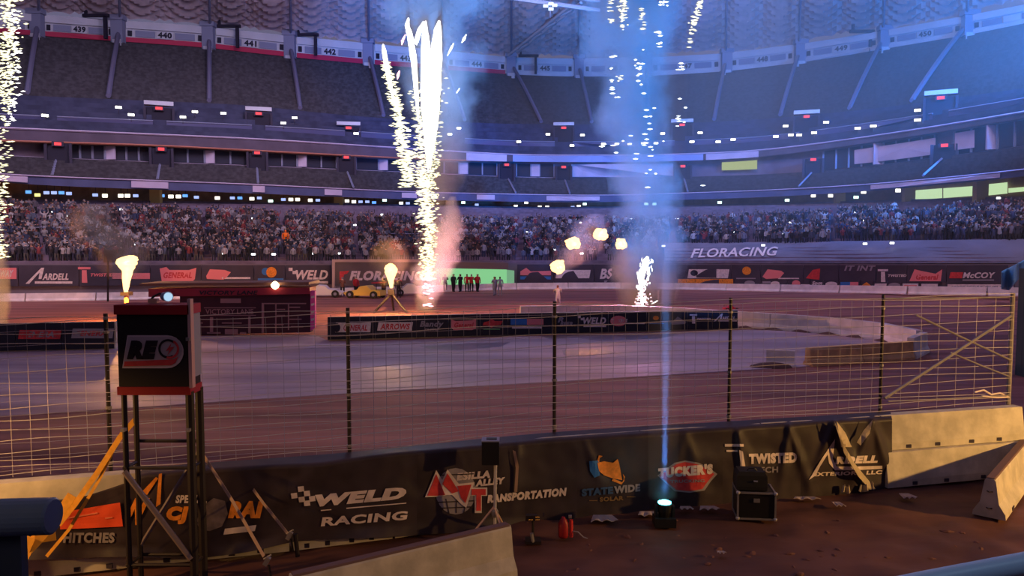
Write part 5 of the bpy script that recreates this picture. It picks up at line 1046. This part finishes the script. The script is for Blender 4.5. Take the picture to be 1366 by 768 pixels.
# ------------------------------------------------------------------ flames and fireworks
def blob(c, r, name, m, lab, cat, sx=1, sz=1, sy=1, amp=.25, fr=2.0, seed=0, taper=0, **k):
    bm = bmesh.new(); bmesh.ops.create_icosphere(bm, subdivisions=4, radius=1)
    vs = []
    for v in bm.verts:
        n_ = v.co.normalized(); q = n_ * (1 + amp * NZ.fractal(n_ * fr + Vector((seed, 0, 0)), 1, 2, 4)); w_ = 1 - taper * (.5 - .5 * q.z) 
        vs.append(Vector(c) + Vector((q.x * r * sx * w_, q.y * r * sy * w_, q.z * r * sz)))
    mb = MB().add(vs, [tuple(v.index for v in f.verts) for f in bm.faces]); bm.free(); o = mb.build(name, m, smooth=True, **k)
    return tag(o, lab, cat)
g_fire = glow('fire_core', (1.0, .60, .22), 2.9); g_fire2 = glow('fire_edge', (1.0, .33, .06), 2.2)
def flame_at(prof_px, Y, lab, power, seed=0):
    """jet flame lathe from (py, centre px, half width px)"""
    c0 = at(prof_px[0][1], prof_px[0][0], Y); e = empty('flame_jet', c0, lab, 'flame')
    for nm, g, sc in (('flame_core', g_fire, 1.0),):
        mb = MB(); vs = []; n = 14
        pr = []
        for i in range(len(prof_px) - 1):
            for k in range(4):
                t = k / 4; pr.append(tuple(prof_px[i][j] * (1 - t) + prof_px[i + 1][j] * t for j in range(3)))
        pr.append(prof_px[-1])
        for i, (py, px, hw) in enumerate(pr):
            c = at(px, py, Y); r = hw * Y / F * sc
            for k in range(n):
                a = 2 * PI * k / n; rr = r * (1 + .22 * NZ.noise((math.cos(a) * 1.3 + seed, math.sin(a) * 1.3, i * .45))); vs.append(c + Vector((math.cos(a) * rr, math.sin(a) * rr, 0)))
        fs = [(i * n + k, i * n + (k + 1) % n, (i + 1) * n + (k + 1) % n, (i + 1) * n + k) for i in range(len(pr) - 1) for k in range(n)] + [tuple(range(n)), tuple((len(pr) - 1) * n + k for k in range(n))]
        mb.add(vs, fs).build(nm, g, e, smooth=True)
    return e
flame_at([(390, 168, 2.5), (380, 168, 4), (370, 169, 5.5), (361, 170, 7), (356, 169.5, 10), (351, 169, 13.5), (346, 169.5, 13.5), (342.5, 173, 9), (340.5, 175, 3)], 54, 'tall yellow flame rising behind the REO tower', 0, 3)
lamp('tall_flame_light', 'POINT', tuple(at(169, 366, 52)), (1.0, .42, .10), 5500, .06, vol=1)
e = empty('flame_stand', at(169, 428, 54), 'tan steel pole carrying the tall flame behind the REO tower', 'stand'); MB().tube([at(169, 391, 54), at(168, 427, 54)], .17, 8).build('pole', mat('warm_pole', lin((210, 160, 110)), .6), e); MB().box(at(169, 391.5, 54), (.6, .6, .25)).build('burner_head', m_dmetal, e)
flame_at([(384, 522, 2), (378, 522, 3), (370, 521, 5), (363, 521, 8), (357, 521, 8.5), (353, 521, 5), (351, 521, 1.5)], 60, 'bulb shaped yellow flame in front of the FLORACING billboard', 0, 5)
lamp('billboard_flame_light', 'POINT', tuple(at(522, 362, 57.5)), (1.0, .5, .15), 3000, .05, vol=.5)
fs_ = empty('flame_stand', gr(522, 408), 'dark tripod stand under the small flame on the track', 'stand'); g = gr(522, 405)
tp_ = at(522, 386, 60)
MB().box(tp_ - Vector((0, 0, .2)), (.5, .5, .4)).build('head', m_dmetal, fs_)
for d in ((-1.3, -.6), (1.3, -.6), (0, 1.1)): MB().tube([tp_ - Vector((0, 0, .3)), (tp_.x + d[0], tp_.y + d[1], 0)], .09, 6).build('leg', m_dmetal, fs_)
for i, (px, py, rx_, rz_, lab) in enumerate([(745, 355.5, 9.5, 8.5, 'lowest left fireball, beside the wall banner'), (764, 324.5, 10.5, 7.5, 'second fireball from the left, flattened'), (801, 312.5, 10, 7.5, 'highest fireball, above the others'), (828.5, 325, 7.5, 7.5, 'rightmost small round fireball')]):
    Y = 62; c = at(px, py, Y); r = rx_ * Y / F
    blob(c, r, 'fireball', g_fire, lab, 'fireball', 1, rz_ / rx_, .9, .32, 1.6, i * 3.1)
    lamp('fireball_light', 'POINT', tuple(c + Vector((0, -1.1, 0))), (1.0, .33, .10), 420, .05, vol=1)

def sparks(name, path, n, w0, w1, Y, m, lab, seed=0, size=(.2, .05), dens=1.0, parent=None):
    """glittering sparks along a path [(px,py)...], spread w0..w1 px; each spark a small solid fleck"""
    r_ = random.Random(seed); mb = MB(); P_ = path; L = [0]
    for i in range(1, len(P_)): L.append(L[-1] + math.dist(P_[i], P_[i - 1]))
    for k in range(n):
        s = (r_.random() ** dens) * L[-1]; i = max(j for j in range(len(L)) if L[j] <= s); i = min(i, len(P_) - 2); t = (s - L[i]) / (L[i + 1] - L[i])
        x = P_[i][0] + (P_[i + 1][0] - P_[i][0]) * t; y = P_[i][1] + (P_[i + 1][1] - P_[i][1]) * t; wd = w0 + (w1 - w0) * s / L[-1]
        c = at(x + r_.gauss(0, wd * .42), y, Y + r_.gauss(0, wd * .3) * Y / F); a = size[0] * r_.uniform(.5, 1.5); b = size[1] * r_.uniform(.7, 1.4)
        mb.add([c + Vector((-a, 0, 0)), c + Vector((a, 0, 0)), c + Vector((0, -b, 0)), c + Vector((0, b, 0)), c + Vector((0, 0, -b)), c + Vector((0, 0, b))], [(0, 2, 5), (2, 1, 5), (1, 3, 5), (3, 0, 5), (2, 0, 4), (1, 2, 4), (3, 1, 4), (0, 3, 4)])
    o = mb.build(name, m, parent, recalc=False)
    if parent is None: tag(o, lab, 'sparks')
    o['kind'] = 'stuff'; return o
def core(path, Y, m, parent, name='comet_core', seed=0):
    mb = MB(); pts = []; rs = []
    for i in range(len(path) - 1):
        for k in range(6):
            t = k / 6; x, y, w_ = (path[i][j] * (1 - t) + path[i + 1][j] * t for j in range(3)); pts.append(at(x, y, Y)); rs.append(max(.03, w_ * Y / F * (1 + .25 * NZ.noise((y * .3, seed, 0)))))
    pts.append(at(path[-1][0], path[-1][1], Y)); rs.append(max(.03, path[-1][2] * Y / F)); return mb.tube(pts, rs, 10).build(name, m, parent, smooth=True)
g_wh = glow('white_hot', (1, .98, .93), 4); g_gl = glow('pale_gold_spark', (1.0, .93, .55), 1.9); g_pk = glow('pink_spark', (1, .45, .55), 3.5); g_bw = glow('blue_white_spark', (.8, .9, 1), 5)
YC = 60
fw = empty('firework_fountain', at(570, 412, YC), 'tall white firework fountain of comets in the middle of the arena', 'firework')
core([(586, 28, 1.5), (584, 40, 5), (582, 70, 8), (579, 120, 9), (577, 170, 7), (575, 200, 3), (574, 225, .4)], YC, g_wh, fw, seed=1)
core([(568, 28, .8), (567, 36, 3), (568, 60, 6), (568, 120, 7), (569, 170, 5), (570, 205, 2), (571, 230, .4)], YC, g_wh, fw, seed=2)
core([(545, 24, 1), (543, 34, 3), (547, 48, 4), (552, 80, 4), (556, 130, 2.6), (558, 160, .6)], YC, g_wh, fw, seed=3)
core([(565, 29, 1), (560, 40, 3), (555, 56, 3), (556, 60, .5)], YC, g_wh, fw, seed=4)
core([(511, 59, .8), (512, 66, 2.8), (516, 90, 3.2), (521, 115, 2.4), (526, 138, .5)], YC, g_wh, fw, seed=5)
for q in ([(605, 58, .4), (602, 64, 1.5), (597, 74, .4)], [(622, 46, .4), (619, 52, 1.8), (616, 57, .4)], [(613, 118, .2), (609, 124, .5)]): core(q, YC, g_wh, fw, 'stray_star', 6)
for q in ([(541, 46, .5), (537, 54, 2), (536, 60, .5)], [(533, 94, .5), (531, 100, 2), (530, 106, .5)]): core(q, YC, g_pk, fw, 'pink_star', 7)
sparks('spark_trail', [(577, 90), (576, 170), (573, 260), (570, 372)], 950, 19, 11, YC, g_gl, None, 1, (.14, .042), .72, fw)
sparks('spark_trail', [(556, 120), (560, 170), (563, 250), (566, 300)], 330, 10, 12, YC, g_gl, None, 2, (.2, .05), .8, fw)
sparks('spark_trail', [(514, 80), (526, 130), (535, 175), (541, 215), (545, 250)], 420, 6, 14, YC, g_gl, None, 3, (.22, .055), .8, fw)
sparks('spark_trail', [(570, 370), (569, 410)], 40, 10, 6, YC, g_pk, None, 4, (.15, .05), 1, fw)
# left edge gerb
lf = empty('firework_fountain', at(4, 430, 45), 'sparkling firework column at the left edge', 'firework')
sparks('spark_trail', [(12, -10), (11, 60), (8, 140)], 330, 18, 14, 45, g_gl, None, 11, (.13, .04), 1, lf); sparks('spark_trail', [(8, 120), (4, 200), (2, 300), (2, 345)], 170, 14, 10, 45, g_gl, None, 12, (.14, .035), .8, lf)
sparks('spark_trail', [(16, 0), (20, 90), (16, 170)], 90, 14, 10, 45, g_wh, None, 13, (.12, .04), 1, lf)
# right column sparks: several thin falling trails
rf = empty('falling_spark_trails', at(858, 410, 62), 'thin gold spark trails falling through the right smoke column', 'firework')
YR = 62
for i, (path, n, w_, m) in enumerate([([(829, -5), (832, 40)], 46, 6, g_gl), ([(815, -5), (815, 35)], 14, 5, g_gl), ([(856, 10), (858, 40)], 12, 4, g_gl), ([(887, 0), (884, 8)], 10, 7, g_bw), ([(881, 40), (878, 65)], 8, 5, g_bw), ([(935, 0), (925, 30), (918, 65)], 52, 5, g_gl), ([(912, 80), (906, 125), (903, 180)], 12, 8, g_bw), ([(818, 70), (818, 130)], 12, 6, g_bw), ([(828, 100), (828, 108)], 7, 6, g_gl), ([(853, 65), (854, 130)], 16, 6, g_bw), ([(865, 140), (868, 200)], 12, 8, g_bw), ([(822, 180), (860, 250)], 16, 60, g_bw)]):
    sparks('spark_trail', path, n, w_, w_, YR, m, None, 20 + i, (.17, .05), 1, rf)
gf = empty('gerb_fountain', at(857, 412, 58), 'bright pinkish white low spark fountain at the foot of the right smoke', 'firework')
core([(864, 342, 1.2), (862, 348, 4.5), (858, 362, 3.5), (855, 378, 2.2), (856, 396, 1.4), (857, 410, 2)], 58, g_wh, gf, seed=8)
core([(860, 352, .5), (852, 364, 2.2), (853, 380, .6)], 58, g_wh, gf, seed=9); core([(866, 356, .4), (866, 366, 1.2), (860, 380, .4)], 58, g_wh, gf, seed=10)
sparks('spark_spray', [(858, 375), (857, 412)], 130, 9, 13, 58, glow('pink_white_spark', (1, .7, .78), 2.2), None, 40, (.09, .06), 1, gf)
sparks('spark_spray', [(862, 345), (856, 385)], 80, 13, 8, 58, g_wh, None, 41, (.04, .14), 1, gf)
core([(877, 401, .3), (872, 404, .9), (869, 405, .3)], 58, g_wh, gf, 'stray_star', 11)
lamp('centre_firework_light', 'POINT', tuple(at(572, 100, YC - 3)), (.25, .55, 1.0), 1300, .05, vol=1)
lamp('gerb_light', 'POINT', tuple(at(857, 385, 55.5)), (1.0, .42, .75), 1500, .05, vol=1)
lamp('centre_pink_spot', 'SPOT', tuple(gr(560, 425)), (1.0, .34, .52), 26000, .03, tuple(at(575, 345, YC + 1)), 60, .7)
lamp('left_pink_spot', 'SPOT', tuple(gr(60, 470)), (1.0, .6, .85), 8000, .02, tuple(at(2, 400, 46)), 50, .6)

# ------------------------------------------------------------------ smoke and haze
def vol(name, dens, col=(1, 1, 1), nscale=0.0, lo=.35, hi=.65, axis=None, stretch=(1, 1, 1)):
    """scattering smoke; axis = [(z, x, r)] relative to the object's origin gives a plume that thins towards its rim"""
    m = bpy.data.materials.new(name); m.use_nodes = True; nt = m.node_tree; nt.nodes.clear(); N = nt.nodes.new; K = nt.links.new; out = N('ShaderNodeOutputMaterial'); v = N('ShaderNodeVolumeScatter')
    v.inputs['Color'].default_value = (*col, 1); v.inputs['Density'].default_value = dens; K(v.outputs[0], out.inputs['Volume'])
    if not nscale: return m
    def mth(op, a, b=None, c=None):
        n = N('ShaderNodeMath'); n.operation = op
        for i_, q in enumerate((a, b, c)):
            if q is None: continue
            if isinstance(q, (int, float)): n.inputs[i_].default_value = q
            else: K(q, n.inputs[i_])
        return n.outputs[0]
    tc = N('ShaderNodeTexCoord'); mp = N('ShaderNodeMapping'); mp.inputs['Scale'].default_value = stretch; n = N('ShaderNodeTexNoise'); n.inputs['Scale'].default_value = nscale; n.inputs['Detail'].default_value = 4; n.inputs['Roughness'].default_value = .6
    K(tc.outputs['Object'], mp.inputs[0]); K(mp.outputs[0], n.inputs['Vector']); res = n.outputs['Fac']
    if axis:
        z0, z1 = min(a[0] for a in axis), max(a[0] for a in axis); x0, x1 = min(a[1] for a in axis), max(a[1] for a in axis); rm = max(a[2] for a in axis); sx = N('ShaderNodeSeparateXYZ'); K(tc.outputs['Object'], sx.inputs[0])
        zn = mth('DIVIDE', mth('SUBTRACT', sx.outputs['Z'], z0), z1 - z0); ax = sorted(axis)
        def ramp(f):
            r = N('ShaderNodeValToRGB'); r.color_ramp.interpolation = 'B_SPLINE'; el = r.color_ramp.elements
            while len(el) < len(ax): el.new(.5)
            for e_, a in zip(el, ax): e_.position = (a[0] - z0) / (z1 - z0); g_ = f(a); e_.color = (g_, g_, g_, 1)
            K(zn, r.inputs['Fac']); sp = N('ShaderNodeSeparateColor'); K(r.outputs['Color'], sp.inputs[0]); return sp.outputs[0]
        xa = mth('MULTIPLY_ADD', ramp(lambda a: (a[1] - x0) / max(1e-3, x1 - x0)), x1 - x0, x0); ra = mth('MULTIPLY', ramp(lambda a: a[2] / rm), rm)
        dx = mth('DIVIDE', mth('SUBTRACT', sx.outputs['X'], xa), ra); dy = mth('DIVIDE', sx.outputs['Y'], ra)
        rr = mth('SQRT', mth('ADD', mth('MULTIPLY', dx, dx), mth('MULTIPLY', dy, dy)))
        res = mth('ADD', res, mth('MULTIPLY', mth('SUBTRACT', .62, rr), .42))
    mr = N('ShaderNodeMapRange'); mr.inputs['From Min'].default_value = lo; mr.inputs['From Max'].default_value = hi; mr.inputs['To Max'].default_value = dens; K(res, mr.inputs['Value']); K(mr.outputs[0], v.inputs['Density'])
    return m
def smoke(prof_px, Y, m, name, lab, dy=.9, seed=0, n=28, lump=.22):
    pr = []
    for i in range(len(prof_px) - 1):
        for k in range(8):
            t = k / 8; t = t; pr.append(tuple(prof_px[i][j] * (1 - t) + prof_px[i + 1][j] * t for j in range(3)))
    pr.append(prof_px[-1]); vs = []
    for i, (py, px, hw) in enumerate(pr):
        c = at(px, py, Y); r = hw * Y / F; z = c.z
        for k in range(n):
            a = 2 * PI * k / n; q = Vector((math.cos(a), math.sin(a), 0)); rr = r * (1 + lump * NZ.fractal((q.x * 1.2 + seed, q.y * 1.2, z * .22), 1, 2, 3) * 1.6); vs.append(Vector((c.x + q.x * rr, c.y + q.y * rr * dy, z)))
    mb = MB().add(vs, [(i * n + k, i * n + (k + 1) % n, (i + 1) * n + (k + 1) % n, (i + 1) * n + k) for i in range(len(pr) - 1) for k in range(n)] + [tuple(range(n)), tuple((len(pr) - 1) * n + k for k in range(n))])
    og = at(prof_px[-1][1], prof_px[-1][0], Y); axis = [(at(b, a, Y).z - og.z, at(b, a, Y).x - og.x, c * Y / F) for a, b, c in prof_px]
    if isinstance(m, dict): m = vol(axis=axis, **m)
    o = mb.build(name, m, smooth=True, origin=og); return tag(o, lab, 'smoke', kind='stuff')
smoke([(-120, 590, 110), (0, 585, 92), (70, 592, 78), (130, 594, 66), (190, 590, 44), (260, 582, 32), (330, 580, 34), (375, 570, 27), (410, 568, 18)], YC + 4, dict(name='smoke_centre', dens=.42, nscale=.2, lo=.42, hi=.85), 'smoke_column', 'blue lit smoke column drifting right of the tall firework', .7, 1)
smoke([(-120, 850, 110), (0, 850, 86), (60, 845, 74), (120, 840, 58), (200, 842, 52), (240, 862, 52), (285, 866, 50), (330, 862, 62), (370, 856, 72), (400, 858, 56), (414, 858, 30)], YR + 4, dict(name='smoke_right', dens=.8, nscale=.2, lo=.40, hi=.85), 'smoke_column', 'blue smoke column above the bright low fountain, pink at its foot', .7, 5)
smoke([(330, 2, 10), (350, -2, 14), (400, -4, 17), (435, -4, 18)], 46, dict(name='smoke_left', dens=1.6, nscale=.4, lo=.3, hi=.8), 'smoke_column', 'pinkish white smoke puff at the left edge', 1, 9)
smoke([(272, 118, 20), (295, 130, 48), (325, 150, 56), (350, 165, 52), (372, 168, 26)], 60, dict(name='smoke_brown', dens=.7, col=(.75, .5, .4), nscale=.3, lo=.42, hi=.9), 'smoke_puff', 'brown smoke puff drifting left of the tower flame', .8, 13)
smoke([(318, 520, 14), (335, 520, 34), (358, 520, 40), (380, 521, 18)], 61.5, dict(name='glow_amber', dens=.35, col=(.9, .7, .5), nscale=.3, lo=.42, hi=.9), 'smoke_puff', 'thin amber puff added for the glow around the small flame at the billboard', .8, 21)  # puff added for the flame's glow, amber put into its colour
smoke([(262, 604, 5), (292, 602, 20), (322, 596, 40), (352, 580, 36), (385, 571, 27), (418, 568, 21)], YC + 1, dict(name='smoke_pink', dens=1.1, nscale=.3, lo=.42, hi=.85), 'smoke_puff', 'lilac pink smoke at the foot of the tall firework', .8, 23)
smoke([(285, 795, 12), (300, 790, 40), (325, 775, 46), (350, 755, 34), (362, 750, 12)], 64, dict(name='smoke_fire', dens=.5, col=(.8, .6, .6), nscale=.3, lo=.42, hi=.9), 'smoke_puff', 'thin reddish smoke around the four fireballs', .8, 17)
# beam haze (stage fog low over the spotlight) and the blue haze filling the right of the bowl
g = gr(886, 700)
hz = MB().lathe((g.x, g.y + .2, .5), [(.3, 0), (.35, 4), (.4, 9)], 16).build('stage_fog', vol('beam_fog', .09)); tag(hz, 'thin stage fog standing over the cyan spotlight', 'fog', kind='stuff')
_hp = [(-8, 146), (58, 33), (120, 33), (120, 175), (-8, 175)]
hb = MB().add([(x, y, z) for z in (.1, 62) for x, y in _hp], [(0, 1, 2, 3, 4), (5, 6, 7, 8, 9)] + [(k, (k + 1) % 5, 5 + (k + 1) % 5, 5 + k) for k in range(5)]).build('blue_haze', vol('arena_haze', .0055)); tag(hb, 'blue lit haze hanging in the right side of the bowl', 'haze', kind='stuff')
